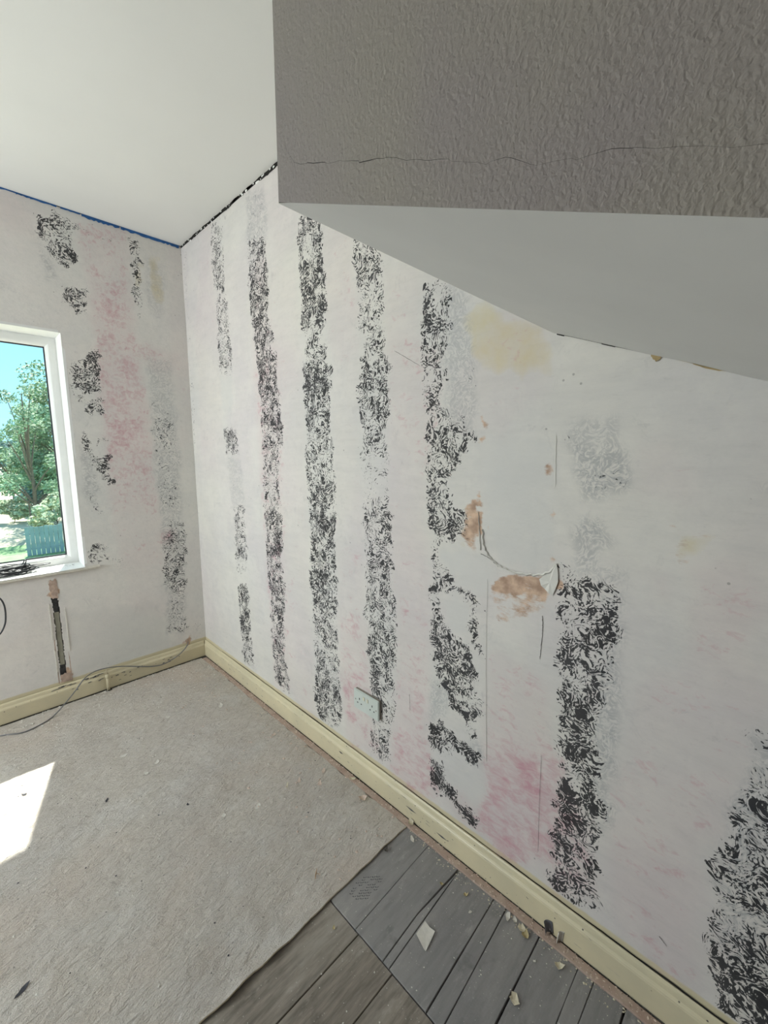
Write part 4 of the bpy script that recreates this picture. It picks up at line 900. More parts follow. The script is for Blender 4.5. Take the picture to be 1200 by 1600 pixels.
# made-up window frames, added around the two fill lamps
for nm, mp in (('fill_frame_2', lambda a, d, z: (XS+d, -.60+a*.82, z)), ('fill_frame_3', lambda a, d, z: (-2.15+a, YK+d, z))):
    w2 = empty(nm, (0, 0, 0)); struct(w2); m = MB()
    for a0, a1, z0, z1 in ((-.68, -.60, .78, 2.06), (.60, .68, .78, 2.06), (-.60, .60, .78, .85), (-.60, .60, 1.99, 2.06), (-.025, .025, .85, 1.99)):
        p = [mp(a0, .002, z0), mp(a1, .045, z1)]; m.box(min(p[0][0], p[1][0]), max(p[0][0], p[1][0]), min(p[0][1], p[1][1]), max(p[0][1], p[1][1]), z0, z1)
    m.build('window_frame', M['upvc'], w2)  # frame only, on a solid wall, added to go with the lamp

# ================================================================== THINGS IN THE ROOM
# --- grey felt-backed floor lining
nx, ny = 230, 150; v = []; X0, X1, Y0, Y1 = XS+.01, -.047, -1.857, -.028
for j in range(ny+1):
    tj = j/ny; 
    for i in range(nx+1):
        ti = i/nx; x = X0+(X1-X0)*ti**.75
        ye = Y0-.002*math.sin(x*9)-.0015*math.sin(x*23+1)+.0010*math.sin(x*61)-.007*math.exp(-((x+.60)/.05)**2)-.010*math.exp(-((x+.72)/.05)**2)-.004*max(0, -.75-x)
        y = ye+(Y1-ye)*tj
        z = .0045+.0028*noise.noise((x*9, y*9, 0))+.0026*noise.noise((x*26+y*9, y*30, 3))+.0018*noise.noise((x*60, y*60, 5))
        z = max(z, .0012)
        e_ = math.exp(-(y-ye)/.014); z += e_*(.009*math.exp(-((x+.60)/.035)**2)+.012*math.exp(-((x+.715)/.045)**2)+.003*math.exp(-((x+.165)/.02)**2)+.0015)
        if i > nx-4: z = min(z, .004)
        if y > -.036: z = min(z, .0035)
        xx = x+(.003*math.sin(y*31)+.002*math.sin(y*77) if i == nx else 0)
        v.append((xx, y, z))
f = [(j*(nx+1)+i, j*(nx+1)+i+1, (j+1)*(nx+1)+i+1, (j+1)*(nx+1)+i) for j in range(ny) for i in range(nx)]
lining = empty('floor_lining', (-1.5, -.95, 0)); tag(lining, 'dusty grey-beige felt lining sheet lying over most of the floor', 'floor lining')
o = mesh_obj('lining_sheet', [(a+1.5, b+.95, c) for a, b, c in v], f, M['felt'], lining, True)
ed = [(v[i]) for i in range(nx+1)]; er = [v[j*(nx+1)+nx] for j in range(ny+1)]
ve = []; fe = []
for q in (ed, er):
    b0 = len(ve)
    for (x, y, z) in q: ve += [(x+1.5, y+.95, z+.0004), (x+1.5, y-.0015+.95, z-.0012), (x+1.5, y+.95, max(z-.006, .0004))]
    for i in range(len(q)-1):
        for c in (0, 1): fe.append((b0+3*i+c, b0+3*i+c+1, b0+3*i+c+4, b0+3*i+c+3))
mesh_obj('cut_edge', ve, fe, M['felt_edge'], lining)

# --- gripper strip along the striped wall
gs = empty('carpet_gripper', (-.034, -1.9, 0)); tag(gs, 'dusty pinkish wooden carpet gripper strip running along the foot of the striped wall', 'gripper strip')
v = []; f = []; n = 150
for i in range(n+1):
    y = YK+.01+(-.05-YK-.01)*i/n; a = .0008*math.sin(y*13)+.0006*math.sin(y*41)
    xl, xr = -.0465+a, -.0215+a*.6
    v += [(xl+.034, y+1.9, .0003), (xl+.034, y+1.9, .0058), (xl+.0352, y+1.9, .0066), (xr+.033, y+1.9, .0066), (xr+.034, y+1.9, .0058), (xr+.034, y+1.9, .0003)]
for i in range(n):
    for c in range(6): f.append((6*i+c, 6*i+(c+1) % 6, 6*i+6+(c+1) % 6, 6*i+6+c))
mesh_obj('timber_strip', v, f, M['grip'], gs)
m = MB()
for i in range(120):
    y = -2.9+2.8*i/120+.004*random.random(); x = -.034+.006*(-1)**i
    m.tube([(x+.034, y+1.9, .006), (x+.034+.001, y+1.9+.001, .0095)], .0006, 5)
o = m.build('tack', simple('tack_steel', (.20, .15, .12), .5, metal=.6), gs); o['kind'] = 'stuff'
m = MB(); m.box(-.0215, -.0165, YK+.01, -.03, -.0009, .0012); struct(m.build('trim_4', M['cavity']))

# --- double socket
sk = empty('wall_socket', (0, -1.607, .367)); tag(sk, 'grey-white double plug socket low on the striped wall', 'socket')
def bevel_box(name, x0, x1, y0, y1, z0, z1, mat, parent, bw=.0015):
    bm = bmesh.new(); bmesh.ops.create_cube(bm, size=1.0)
    for vv_ in bm.verts: vv_.co = Vector(((x0+x1)/2+vv_.co.x*(x1-x0), (y0+y1)/2+vv_.co.y*(y1-y0), (z0+z1)/2+vv_.co.z*(z1-z0)))
    bmesh.ops.bevel(bm, geom=bm.edges[:], offset=bw, segments=2, affect='EDGES')
    me = bpy.data.meshes.new(name); bm.to_mesh(me); bm.free(); me.materials.append(mat); o = bpy.data.objects.new(name, me); C.objects.link(o); o.parent = parent; return o
bevel_box('back_box', -.0105, 0, -.070, .070, -.0405, .0405, M['socket_back'], sk, .001)
plate = bevel_box('faceplate', -.0185, -.0105, -.073, .073, -.0425, .0425, M['socket'], sk, .0025)
for sgn in (1, -1):
    cy = sgn*.037
    for (dy, dz, w_, h_) in ((0, .008, .0022, .0042), (-.011, -.011, .0034, .0020), (.011, -.011, .0034, .0020)):
        m = MB(); m.box(-.0188, -.0178, cy+dy-w_, cy+dy+w_, dz-h_, dz+h_); m.build('pin_hole', M['black'], plate)
    rk = bevel_box('rocker_switch', -.0205, -.018, sgn*.0105-.0055, sgn*.0105+.0055, .011, .027, M['cream_sw'], plate, .001)
for sgn in (1, -1):
    m = MB(); m.tube([(-.0183, sgn*.0602, -.001), (-.0190, sgn*.0602, -.001)], .003, 10); m.build('screw', M['socket_back'], plate)

# --- torn paper edges, seams and hairline cracks on the striped wall
def ribbon(name, pts, w0, w1, lift, mat, wav=.001, side=1):
    P = smooth_path([(0, a, z) for a, z in pts], 8); v = []; f = []; n = len(P)
    for i, q in enumerate(P):
        d = (P[min(i+1, n-1)]-P[max(i-1, 0)]).normalized(); nr = Vector((0, -d.z, d.y))*side
        w_ = (w0+(w1-w0)*i/n)*(.55+.6*random.random()); j = wav*math.sin(i*1.7)
        v += [(-.0012, q.y+nr.y*j, q.z+nr.z*j), (-.0012-lift, q.y+nr.y*(w_*.5+j), q.z+nr.z*(w_*.5+j)), (-.0012, q.y+nr.y*(w_+j), q.z+nr.z*(w_+j))]
    for i in range(n-1):
        for c in (0, 1): f.append((3*i+c, 3*i+c+1, 3*i+c+4, 3*i+c+3))
    return mesh_obj(name, v, f, mat, wall_right)
PAPER = simple('old_lining_paper', (.66, .64, .59), .85, .05, 40)
ribbon('torn_paper_edge', [(-2.105, 1.150), (-2.111, 1.106), (-2.129, 1.074), (-2.162, 1.053), (-2.202, 1.044), (-2.26, 1.046), (-2.304, 1.061), (-2.324, 1.086)], .004, .009, .0035, PAPER, .0015)
ribbon('torn_paper_edge', [(-2.088, 1.20), (-2.093, 1.15), (-2.10, 1.085)], .002, .005, .002, PAPER)
ribbon('paper_seam', [(-2.126, 1.0), (-2.133, 0.727), (-2.148, 0.409)], .0012, .0012, .0006, PAPER, .0003)
ribbon('paper_seam', [(-2.307, 1.421), (-2.309, 1.36), (-2.312, 1.29)], .002, .0015, .0003, PAPER, .0010)
fl = [(-2.284, 1.036), (-2.298, 1.050), (-2.316, 1.060), (-2.329, 1.090), (-2.334, 1.066), (-2.336, 1.040), (-2.330, 1.018), (-2.323, 1.000), (-2.312, 1.005), (-2.301, 1.012), (-2.292, 1.020)]
cy_, cz_ = -2.315, 1.035
v = [(-.0062, cy_, cz_)]+[(-.0025-.004*abs(math.sin(i*1.4)), a, z) for i, (a, z) in enumerate(fl)]+[(-.001, a+(a-cy_)*-.04, z+(z-cz_)*-.04) for a, z in fl]; n = len(fl)
mesh_obj('torn_paper_flap', v, [(0, 1+(i+1) % n, 1+i) for i in range(n)]+[(1+i, 1+(i+1) % n, 1+n+(i+1) % n, 1+n+i) for i in range(n)], PAPER, wall_right)
DK = simple('dark_crack_line', (.10, .085, .08), .9)
for pts, w_ in (([(-2.299, .935), (-2.3015, .91), (-2.302, .885), (-2.3005, .845), (-2.299, .809)], .0022), ([(-2.319, .525), (-2.3205, .45), (-2.322, .364), (-2.327, .218)], .0010), ([(-1.741, 1.714), (-1.796, 1.683), (-1.854, 1.65)], .0012), ([(-1.824, .497), (-1.828, .435)], .0018), ([(-2.632, .213), (-2.649, .20)], .0016), ([(-2.10, 1.075), (-2.128, 1.066), (-2.160, 1.046)], .0018), ([(-2.20, 1.0405), (-2.26, 1.042), (-2.29, 1.050)], .0020)):
    ribbon('wall_crack', pts, w_, w_*.6, .0002, DK, .0004)

# --- blue masking tape left along the top of the window wall
m = MB()
tp = MB(); x = -1.32
while x < -.02:
    L_ = random.uniform(.05, .16); hh = .019 if x > -.5 else .011; n = 8
    gap = 0 if x > -.33 else random.choice((0, .006, .015))
    x2 = min(x+L_, -.012)
    top = [(x+(x2-x)*i/n, -.0022, H-.0008) for i in range(n+1)]; bot = [(a, -.0022, H-hh*(.55+.45*random.random())) for a, _, _ in top]
    fro = [(a, -.0030, c) for a, b, c in bot]
    tp.add(top+bot, [(i+1, i, n+1+i, n+2+i) for i in range(n)])
    x = x2+gap
    if x2 >= -.012: break
tape = tp.build('masking_tape', M['blue']); tag(tape, 'torn thin strip of blue masking tape along the ceiling edge above the window wall', 'tape')
md = tape.modifiers.new('t', 'SOLIDIFY'); md.thickness = .0005

# --- open cable chase cut in the plaster below the sill
ch = empty('cable_chase', (-.77, 0, 0)); struct(ch); ch.name = 'trim_5'
m = MB(); m.box(-.03, .03, .0125, .019, .12, .62); m.build('chase_back', M['slate'], ch)
m = MB(); m.box(-.03, -.026, .0, .0125, .12, .62); m.box(.026, .03, 0, .0125, .12, .62); m.build('chase_side', M['patch'], ch)
m = MB(); pts = [(-.010+.012*(1-t)-.006, .0075, .60-.42*t) for t in [i/10 for i in range(11)]]
v = []; f = []
for i in range(15):
    t = i/14; z = .520-.30*t; xa = -.005+.001*t; w_ = .0125+.001*math.sin(i*2.2)
    v += [(xa-w_, .0125, z), (xa-w_*.8, .006, z), (xa+w_*.8, .0055, z), (xa+w_, .0125, z)]
for i in range(14):
    for c in range(3): f.append((4*i+c, 4*i+c+1, 4*i+c+5, 4*i+c+4))
mesh_obj('conduit', v, f, M['conduit'], ch)
def patch(name, cx, cz_, w_, h_, d, mat, seed):
    rr = random.Random(seed); n = 22; v = [(cx, -d, cz_)]; 
    for i in range(n):
        a = 2*PI*i/n; k = .78+.3*rr.random(); sx = max(-1, min(1, 1.25*math.cos(a)))*w_*k; sz = max(-1, min(1, 1.25*math.sin(a)))*h_*k
        v.append((cx+sx, -d*.8, cz_+sz))
    for i in range(n): x, y, z = v[1+i]; v.append((cx+(x-cx)*1.06, .001, cz_+(z-cz_)*1.06))
    f = [(0, 1+(i+1) % n, 1+i) for i in range(n)]+[(1+i, 1+(i+1) % n, 1+n+(i+1) % n, 1+n+i) for i in range(n)]
    return mesh_obj(name, v, f, mat, ch)
patch('filler_patch', -.006, .668, .018, .034, .003, M['patch'], 3)
patch('filler_patch', -.004, .618, .014, .022, .004, M['patch'], 5)
patch('filler_patch', .006, .142, .028, .026, .003, M['patch'], 8)
patch('lifted_plaster', -.033, .47, .004, .10, .004, M['flake_w'], 9)
patch('lifted_plaster', .033, .42, .003, .12, .003, M['flake_w'], 11)
patch('lifted_plaster', -.030, .25, .004, .07, .003, M['flake_w'], 12)

# --- painted stub of pipe in front of the window-wall skirting
pp = empty('pipe_stub', (-.583, -.030, 0)); tag(pp, 'short cream-painted pipe stub standing in front of the skirting below the window', 'pipe')
m = MB(); m.tube([(0, 0, .002), (.0005, 0, .05), (-.001, .001, .100)], .0085, 14); m.build('pipe', M['skirt'], pp, True)
m = MB(); m.tube([(-.001, 0, .078), (-.001, 0, .083), (-.001, .001, .098), (-.001, .001, .102)], [.009, .0112, .0112, .008], 14); m.tube([(-.001, .001, .102), (-.001, .002, .128)], .0045, 8); m.build('collar', M['skirt'], pp, True)
m = MB(); m.tube([(0, 0, .0005), (0, 0, .0055)], [.020, .015], 12); m.build('floor_hole', M['cavity'], pp)

# --- grey cable draped over the skirting and onto the floor
cab = MB()
path = smooth_path([(-.116, -.004, .132), (-.130, -.020, .118), (-.165, -.026, .088), (-.207, -.028, .066), (-.281, -.026, .046), (-.345, -.026, .056), (-.409, -.026, .080), (-.50, -.029, .117), (-.585, -.038, .142), (-.650, -.034, .140), (-.700, -.044, .118), (-.745, -.066, .078), (-.800, -.090, .036), (-.850, -.122, .012), (-.905, -.155, .0085), (-.977, -.170, .0085), (-1.058, -.125, .0085), (-1.20, -.08, .0085), (-1.5, -.10, .0085)], 8)
cab.tube(path, .0029, 8); c1 = cab.build('cable', M['cable_grey'], None, True)
tag(c1, 'long grey cable draped over the pipe stub and trailing along the floor lining', 'cable')
c2 = MB(); path2 = [(x+.001, y-.006, z+.002+.002*math.sin(i*.12)) for i, (x, y, z) in enumerate(path[8:88])]
c2.tube(path2, .0024, 8); c2o = c2.build('cable', M['cable_grey'], None, True); tag(c2o, 'thinner second grey cable lying against the first one over the skirting', 'cable')
m = MB(); m.tube([(-.214, -.0305, .064), (-.216, -.0325, .073), (-.221, -.030, .066)], .0025, 6)
o = m.build('cable_clip', M['flake_w']); tag(o, 'small white clip holding the cables against the cream skirting', 'clip')

# black cable hanging in a loop below the sill
m = MB(); m.tube(smooth_path([(-1.10, -.030, .728), (-1.06, -.035, .71), (-1.02, -.045, .693), (-.991, -.050, .668), (-.978, -.050, .630), (-.977, -.050, .580), (-.985, -.050, .530), (-1.01, -.050, .485), (-1.06, -.048, .45), (-1.12, -.04, .42)], 6), .0036, 8)
o = m.build('cable', M['cable_black'], None, True); tag(o, 'black cable hanging in a loop below the window sill', 'cable')
# tangle of black cables on the sill
m = MB(); rr = random.Random(4)
for s_ in range(14):
    cx, cy = -.925+.05*rr.uniform(-1, 1), .075+.02*rr.uniform(-1, 1); ax, ay = .055+.055*rr.random(), .018+.022*rr.random(); ph = rr.random()*6; pts = []
    tw = rr.uniform(.2, .6)
    for i in range(int(14+rr.random()*16)):
        a = ph+i*.42; pts.append((cx+ax*math.cos(a)*(1+.12*math.sin(i*tw)), cy+ay*math.sin(a)+.006*math.sin(i), .749+.012*(.5+.5*math.sin(i*.55+s_))+.0022*s_))
    m.tube(smooth_path(pts, 3), .0027, 6)
m.tube(smooth_path([(-.905, .045, .752), (-.893, .055, .775), (-.872, .07, .812), (-.868, .074, .800), (-.90, .06, .757)], 5), .0030, 6)
for dz, y_ in ((.79, .10), (.775, .085), (.757, .06)):
    m.tube(smooth_path([(-1.25, y_, .752), (-1.05, y_, dz-.01), (-.96, y_-.004, dz), (-.90, y_-.01, dz-.012), (-.87, y_-.02, .752)], 5), .0030, 6)
m.tube([(-.90, .06, .767), (-.86, .072, .766), (-.826, .082, .761)], .0024, 6)
o = m.build('cable_tangle', M['cable_black'], None, True); tag(o, 'tangled heap of thin black cables lying on the white window sill', 'cables')

# --- flakes and chips on the floor
def flake(name, label, cat, x, y, outline, mat, z=.0, rz=0., tilt=0., curlr=.25, th=.0009, scale=1.0, group=None):
    n = len(outline); P = [Vector((a*scale, b*scale, 0)) for a, b in outline]; c = sum(P, Vector())/n
    rings = [[c], [c.lerp(p, .55) for p in P], P]; R_ = max(p.length for p in P)
    def bend(p):
        q = p-c; return Vector((p.x, p.y, curlr*(q.x**2)/R_+curlr*.4*(q.y**2)/R_+.05*q.x))
    top = [bend(p) for r in rings for p in r]; zmin = min(p.z for p in top); top = [p-Vector((0, 0, zmin)) for p in top]
    v = [(p.x, p.y, p.z+th) for p in top]+[(p.x, p.y, p.z) for p in top]; N = len(top); f = []
    for i in range(n):
        j = (i+1) % n; f += [(0, 1+i, 1+j), (1+i, 1+n+i, 1+n+j, 1+j), (N, N+1+j, N+1+i), (N+1+j, N+1+n+j, N+1+n+i, N+1+i), (1+n+i, N+1+n+i, N+1+n+j, 1+n+j)]
    o = mesh_obj(name, v, f, mat); o.location = (x, y, z+abs(math.sin(tilt))*R_*.8); o.rotation_euler = (tilt, 0, rz); return tag(o, label, cat, group)
def blob_outline(n, r, seed, el=1.0):
    q = random.Random(seed); return [(r*el*math.cos(2*PI*i/n)*(.5+.8*q.random()), r*math.sin(2*PI*i/n)*(.5+.8*q.random())) for i in range(n)]
# big shard: outline in metres relative to its centre
flake('plaster_shard', 'large pale kite-shaped shard lying on the dark boards', 'shard', -.274, -2.129, [(-.018, .020), (.004, .021), (.024, .022), (.022, .003), (.025, -.014), (.012, -.017), (-.030, -.025), (-.030, -.019)], M['flake_w'], 0, 0, .10, .10, .0016)
FL = [
 ('paint_flake', 'crumpled cream flake on the near board, nearest the bottom of the photo', -.228, -2.381, .013, 'flake', 0, .6, 1.2),
 ('paint_flake', 'upper of two cream flakes beside the gripper strip', -.064, -2.318, .011, 'flake', 0, .7, 1.3),
 ('paint_flake', 'lower yellowish flake of the pair beside the gripper strip', -.073, -2.333, .010, 'crumb_y', 0, .8, 1.4),
 ('plaster_crumb', 'yellow crumb on the boards near the two long board gaps, uppermost of three', -.125, -2.076, .006, 'crumb_y', 0, .9, 1.),
 ('plaster_crumb', 'yellowish curled crumb on the wide board below the gripper strip', -.098, -2.148, .007, 'crumb_y', 0, .9, 1.6),
 ('plaster_crumb', 'single tan crumb on the brown board left of the cross joint', -.448, -1.925, .005, 'crumb_y', 0, .9, 1.),
 ('paint_flake', 'broad curved cream flake on the lining close to the skirting', -.076, -1.652, .017, 'flake_p', .005, .7, 1.2),
 ('paint_flake', 'upright curled flake leaning at the corner of the lining by the gripper', -.030, -1.862, .014, 'flake', .007, 1.1, 1.2),
 ('paint_flake', 'pinkish flake lying on the gripper just above the lining corner', -.034, -1.76, .010, 'flake_p', .007, .4, 1.4),
 ('plaster_flake', 'pale oval rough plaster flake in the middle of the lining', -.388, -1.385, .013, 'flake_w', .005, .1, 1.6),
 ('plaster_flake', 'long thin white plaster streak of flake near the sun patch', -.583, -.850, .012, 'flake_w', .005, .1, 2.6),
 ('plaster_flake', 'small round white flake beside the long thin one', -.637, -.890, .009, 'flake_w', .005, .1, 1.2),
 ('plaster_flake', 'pale flake on the lining above the sun patch', -.678, -.700, .014, 'flake_w', .005, .1, 1.7),
 ('paint_flake', 'narrow upright cream sliver on the lining, left of three near the skirting', -.254, -1.380, .009, 'flake', .005, .5, 1.8),
 ('paint_flake', 'buff sliver between the cream sliver and the skirting', -.203, -1.392, .010, 'flake_p', .005, .3, 2.2),
 ('paint_flake', 'tan sliver nearest the skirting of the three', -.100, -1.424, .010, 'flake_p', .005, .3, 2.2),
 ('paint_flake', 'ragged buff flake below the tan sliver', -.151, -1.466, .012, 'flake_p', .005, .4, 1.4),
 ('paint_flake', 'orange-brown flake on the lining halfway along the skirting', -.122, -1.060, .010, 'flake_p', .005, .3, 1.5),
 ('plaster_flake', 'flat pale flake on the lining close to the room corner', -.435, -.547, .011, 'flake_w', .005, .1, 1.5),
 ('paint_flake', 'bent two-winged cream flake on the board beside the skirting peel', -.078, -2.432, .011, 'flake', 0, .9, 1.8),
 ('plaster_flake', 'small white oval chip on the wide grey board', -.129, -2.186, .0055, 'flake_w', 0, .1, 1.4),
 ('paint_flake', 'narrow green-white flake on the boards at the lining corner', -.072, -1.906, .009, 'flake_w', 0, .4, 2.),
 ('paint_flake', 'left of two small white flakes against the gripper strip', -.064, -2.274, .010, 'flake_w', 0, .5, 2.),
 ('paint_flake', 'right of two small white flakes against the gripper strip', -.058, -2.293, .008, 'flake_w', 0, .7, 2.),
 ('plaster_chip', 'tiny white chip alone on the near grey board', -.114, -2.380, .004, 'flake_w', 0, .5, 1.3),
 ('plaster_flake', 'pale flake near the corner beside the skirting', -.197, -.646, .014, 'flake_w', .005, .2, 1.9),
 ('plaster_flake', 'faint flat pale flake on the lining left of centre', -.50, -1.33, .009, 'flake_w', .005, .1, 1.4),
 ('paint_flake', 'cream splinter hanging over the lining edge against the skirting', -.040, -1.545, .014, 'flake', .007, .5, 2.4),
 ('dark_chip', 'dark chip on the sunlit patch', -1.02, -.66, .008, 'dirt', .005, .3, 1.5),
 ('dark_chip', 'dark bean-shaped mark of dirt near the bottom left of the lining', -1.101, -1.468, .011, 'dirt', .004, .2, 2.0),
 ('dark_chip', 'thin dark splinter on the lining beside the sun patch', -.794, -.933, .007, 'dirt', .005, .2, 3.0),
 ('dark_chip', 'small blue-black speck on the lining right of the sun patch', -.576, -1.177, .006, 'dirt', .004, .2, 1.4),
 ('dark_chip', 'twisted dark shred at the edge of the lining on the boards', -.166, -1.868, .009, 'dust', .002, .8, 1.6),
]
for i, (nm, lb, x, y, r_, mt, z, cu, el) in enumerate(FL):
    rr = random.Random(50+i)
    rz = rr.uniform(0, 3.1)
    if 'sliver' in lb or 'streak' in lb: rz = .5+rr.random()*.5
    flake(nm, lb, 'flake' if 'flake' in nm else 'chip', x, y, blob_outline(9, r_/max(1, el**.5), 90+i, el), M[mt], z, rz, rr.uniform(0, .25)*cu, cu, .001)
# brown twig
m = MB(); m.tube([(-.402, -1.775, .0075), (-.391, -1.764, .0100), (-.378, -1.752, .0080)], [.0012, .0020, .0010], 6); m.tube([(-.391, -1.764, .0100), (-.384, -1.771, .0090)], .0009, 5)
o = m.build('wood_splinter', simple('orange_wood', (.45, .30, .17), .8)); tag(o, 'orange-brown wood splinter on the lining near its cut edge', 'splinter')

# dusty boot print on the board beside the lining
m = MB(); ang = .78; ca, sa = math.cos(ang), math.sin(ang)
for r_ in range(9):
    for c in range(6):
        u = -.068+.0160*r_; w_ = -.036+.0150*c
        if (u/.078)**2+(w_/.044)**2 > 1.05 or random.random() < .22: continue
        for s2 in (1, -1):
            P_ = [(0, 0), (.0052, .0050*s2), (.0052, .0090*s2), (-.0014, .0034*s2)]
            P_ = [(u+a*(.8+.3*random.random()), w_+b*.8) for a, b in P_]
            pts = [(-.300+a*ca*.8-b*sa, -1.908+a*sa*.25+b*ca*.9) for a, b in P_]
            z_ = .0004; m.add([(px, py, z_) for px, py in pts], [(0, 1, 2, 3) if s2 > 0 else (3, 2, 1, 0)])
o = m.build('boot_print', M['dirt']); o['kind'] = 'stuff'; tag(o, 'dusty boot tread print on the grey board beside the cut edge of the lining', 'boot print')

# loose grit: on the boards, on the lining, and packed along the skirting
def grit(name, label, n, where, sizes, mat, seed):
    rr = random.Random(seed); m = MB()
    for i in range(n):
        x, y, z = where(rr); s_ = sizes[0]+(sizes[1]-sizes[0])*rr.random()**3; a = rr.random()*PI; ca, sa = math.cos(a)*s_, math.sin(a)*s_; k = .4+.6*rr.random(); h = s_*(.25+.4*rr.random())
        m.add([(x+ca, y+sa, z), (x-sa*k, y+ca*k, z), (x-ca*.8, y-sa*.8, z), (x+sa*k, y-ca*k, z), (x, y, z+h)], [(0, 1, 4), (1, 2, 4), (2, 3, 4), (3, 0, 4)])
    o = m.build(name, mat); o['kind'] = 'stuff'; return tag(o, label, 'grit')
grit('floor_grit', 'pale crumbs of plaster scattered over the dark boards', 420, lambda r: (-.05-.9*r.random()**1.6, -1.87-.75*r.random(), .0), (.0008, .0035), M['flake_w'], 1)
grit('floor_grit', 'cream crumbs of paint lying along the gripper strip on the boards', 260, lambda r: (-.048-.03*r.random()**2, -1.87-.85*r.random(), .0), (.0008, .0042), M['flake'], 2)
grit('floor_grit', 'pale crumbs scattered over the felt lining', 900, lambda r: (-.05-1.2*r.random()**1.3, -.05-1.79*r.random(), .0052), (.001, .0062), M['flake_w'], 3)
grit('floor_grit', 'tan shreds scattered on the lining near the striped wall', 380, lambda r: (-.05-.35*r.random()**1.8, -.05-1.79*r.random(), .0052), (.0015, .009), M['flake_p'], 4)
grit('floor_grit', 'dark specks scattered over the felt lining', 420, lambda r: (-.05-1.3*r.random(), -.05-1.79*r.random(), .0050), (.0008, .0042), M['dirt'], 5)
grit('floor_grit', 'dark dirt packed between skirting and gripper strip', 900, lambda r: (-.019-.010*r.random(), -.05-2.7*r.random(), .0055), (.001, .005), M['dust'], 6)
grit('floor_grit', 'light rubble lying on the gripper strip beneath the skirting', 700, lambda r: (-.020-.026*r.random(), -.05-2.7*r.random(), .0066), (.001, .0055), M['flake_p'], 7)
grit('floor_grit', 'plaster rubble along the lining below the window', 700, lambda r: (-.05-1.0*r.random(), -.03-.45*r.random()**2, .0052), (.0015, .0085), M['flake_w'], 8)

# ================================================================== OUTSIDE
GZ = -2.9
def ground_sheet(name, x0, x1, y0, y1, z, mat, amp=.06):
    n = 24; v = []; f = []
    for j in range(n+1):
        for i in range(n+1):
            x = x0+(x1-x0)*i/n; y = y0+(y1-y0)*j/n; v.append((x, y, z+amp*noise.noise((x*.12, y*.12, 0))))
    for j in range(n):
        for i in range(n): a = j*(n+1)+i; f.append((a, a+1, a+n+2, a+n+1))
    return mesh_obj(name, v, f, mat, None, True)
struct(ground_sheet('ground', -90, 120, .3, 260, GZ, M['field']))
struct(ground_sheet('lawn', -14, 20, 10, 21.5, GZ+.07, M['lawn'], .01))
def tree(name, label, x, y, h, rad, mat, seed, n=5200, leaf=.16, shape='round', lobes=14):
    rr = random.Random(seed); t = empty(name, (x, y, GZ)); tag(t, label, 'tree')
    m = MB(); m.tube([(0, 0, 0), (.06*rad, .02, h*.3), (0, .05, h*.62), (.02, 0, h*.9)], [.05*h*.28, .04*h*.26, .025*h*.25, .003*h], 8)
    cl = []
    for i in range(lobes):
        if shape == 'cone': q = i/lobes; zz = h*(.12+.85*q); r_ = rad*(1-q)*.9; a = rr.random()*6.3; c = (r_*.4*math.cos(a), r_*.4*math.sin(a), zz); rl = (r_*.75+.1, h*.07)
        else:
            a = i*2.4; q = rr.random(); zz = h*(.22+.70*q); sp_ = rad*(.75-.45*abs(q-.35)); c = (sp_*math.cos(a), sp_*math.sin(a), zz); rl = (rad*(.30+.12*rr.random()), rad*(.20+.10*rr.random()))
            m.tube([(0, 0, zz*.55), (c[0]*.5, c[1]*.5, zz*.8), c], [.018*h*.4, .010*h*.4, .003*h*.4], 5)
        cl.append((c, rl))
    m.build('trunk', M['bark'], t)
    V = []; Fc = []
    for i in range(n):
        c, rl = cl[int(rr.random()*len(cl))]; u = Vector((rr.gauss(0, 1), rr.gauss(0, 1), rr.gauss(0, 1))).normalized()*(.35+.65*rr.random()**.5)
        p = Vector((c[0]+u.x*rl[0], c[1]+u.y*rl[0], c[2]+u.z*rl[1])); d = Vector((rr.gauss(0, 1), rr.gauss(0, 1), rr.gauss(0, .6))).normalized(); e_ = d.orthogonal().normalized()
        s_ = leaf*(.6+.8*rr.random()); b = len(V); V += [tuple(p+d*s_), tuple(p+e_*s_*.5), tuple(p-d*s_), tuple(p-e_*s_*.5)]; Fc.append((b, b+1, b+2, b+3))
    o = mesh_obj('foliage', V, Fc, mat, t); o['kind'] = 'stuff'; return t
def at(dx, dist): return (CAM.x+dx*dist, CAM.y+dist)
x, y = at(.168, 33); tree('broadleaf_tree', 'tall loose green tree filling the right side of the window view', x, y, 9.3, 3.0, M['leaf'], 11, 20000, .11, lobes=36)
x, y = at(.118, 39); tree('conifer_tree', 'dark blue-green conifer behind the loose tree in the window view', x, y, 7.7, 1.6, M['needle'], 12, 7000, .15, 'cone', 20)
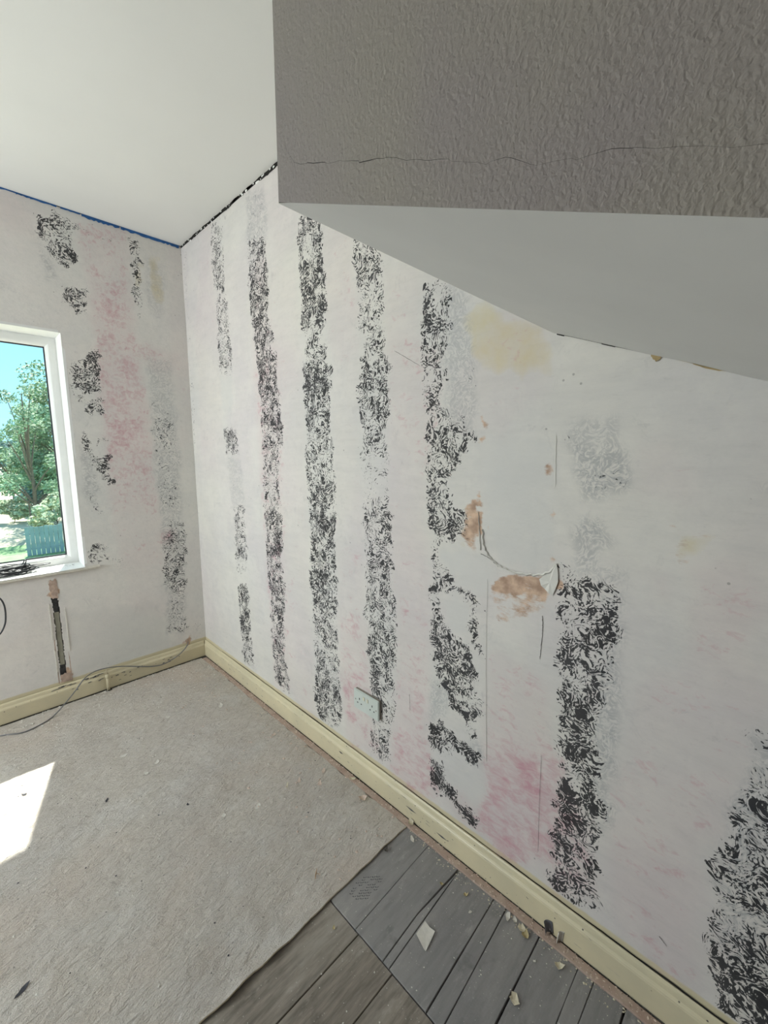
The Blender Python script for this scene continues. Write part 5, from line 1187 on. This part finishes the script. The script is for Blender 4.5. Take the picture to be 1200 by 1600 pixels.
x, y = at(.072, 44); tree('broadleaf_tree', 'rounded green tree at the left of the window view', x, y, 4.9, 2.4, M['leaf'], 13, 4500, .14)
x, y = at(.100, 28); tree('broadleaf_tree', 'airy tree with thin drooping branches reaching left against the sky', x, y, 7.8, 1.5, M['leaf'], 14, 2600, .08, lobes=16)
x, y = at(.130, 24.5); tree('garden_shrub', 'pale bush in front of the fence in the window view', x, y, 2.2, .95, M['leaf_pale'], 15, 2600, .09)['category'] = 'bush'
x, y = at(.070, 32.5); tree('garden_shrub', 'pale bush at the foot of the rounded tree', x, y, 1.5, .9, M['leaf_pale'], 16, 2000, .10)['category'] = 'bush'
for i, (dx, dist, h, r_) in enumerate(((.03, 95, 5.6, 2.6), (.052, 86, 5.2, 2.4), (.075, 104, 6.1, 2.4), (.092, 92, 5.3, 2.4), (.112, 112, 6.2, 2.6), (.135, 84, 5.9, 2.6), (.16, 100, 6.1, 2.8))):
    x, y = at(dx, dist); t = tree('distant_tree', ('leftmost', 'second from left', 'third from left', 'middle', 'third from right', 'second from right', 'rightmost')[i]+' of the seven hazy distant trees on the skyline', x, y, h, r_, M['needle'], 30+i, 700, .35); t['group'] = 'distant trees on the skyline'
# plank fence at the end of the garden
fn = empty('garden_fence', (at(.14, 21.6)[0], at(.14, 21.6)[1], GZ)); tag(fn, 'weathered vertical-board fence across the end of the garden', 'fence')
bme = None
for i in range(26):
    xx = -1.25+i*.15; h = 1.22+.02*math.sin(i*1.9)
    m = MB(); m.prism([(xx, -.012), (xx+.138, -.012), (xx+.138, .012), (xx, .012)], .03, h); m.build('fence_board', M['fence'], fn)
m = MB(); m.box(-1.3, 2.7, .012, .05, .3, .37); m.box(-1.3, 2.7, .012, .05, .9, .97); m.build('rail', M['fence'], fn)
x, y = at(.093, 30); m = MB(); m.tube([(x, y, GZ), (x, y, GZ+1.5)], .04, 6); m.box(x-.05, x+.05, y-.05, y+.05, GZ+1.45, GZ+1.52); o = m.build('field_post', M['bark']); tag(o, 'thin lone post standing in the pale field', 'post')
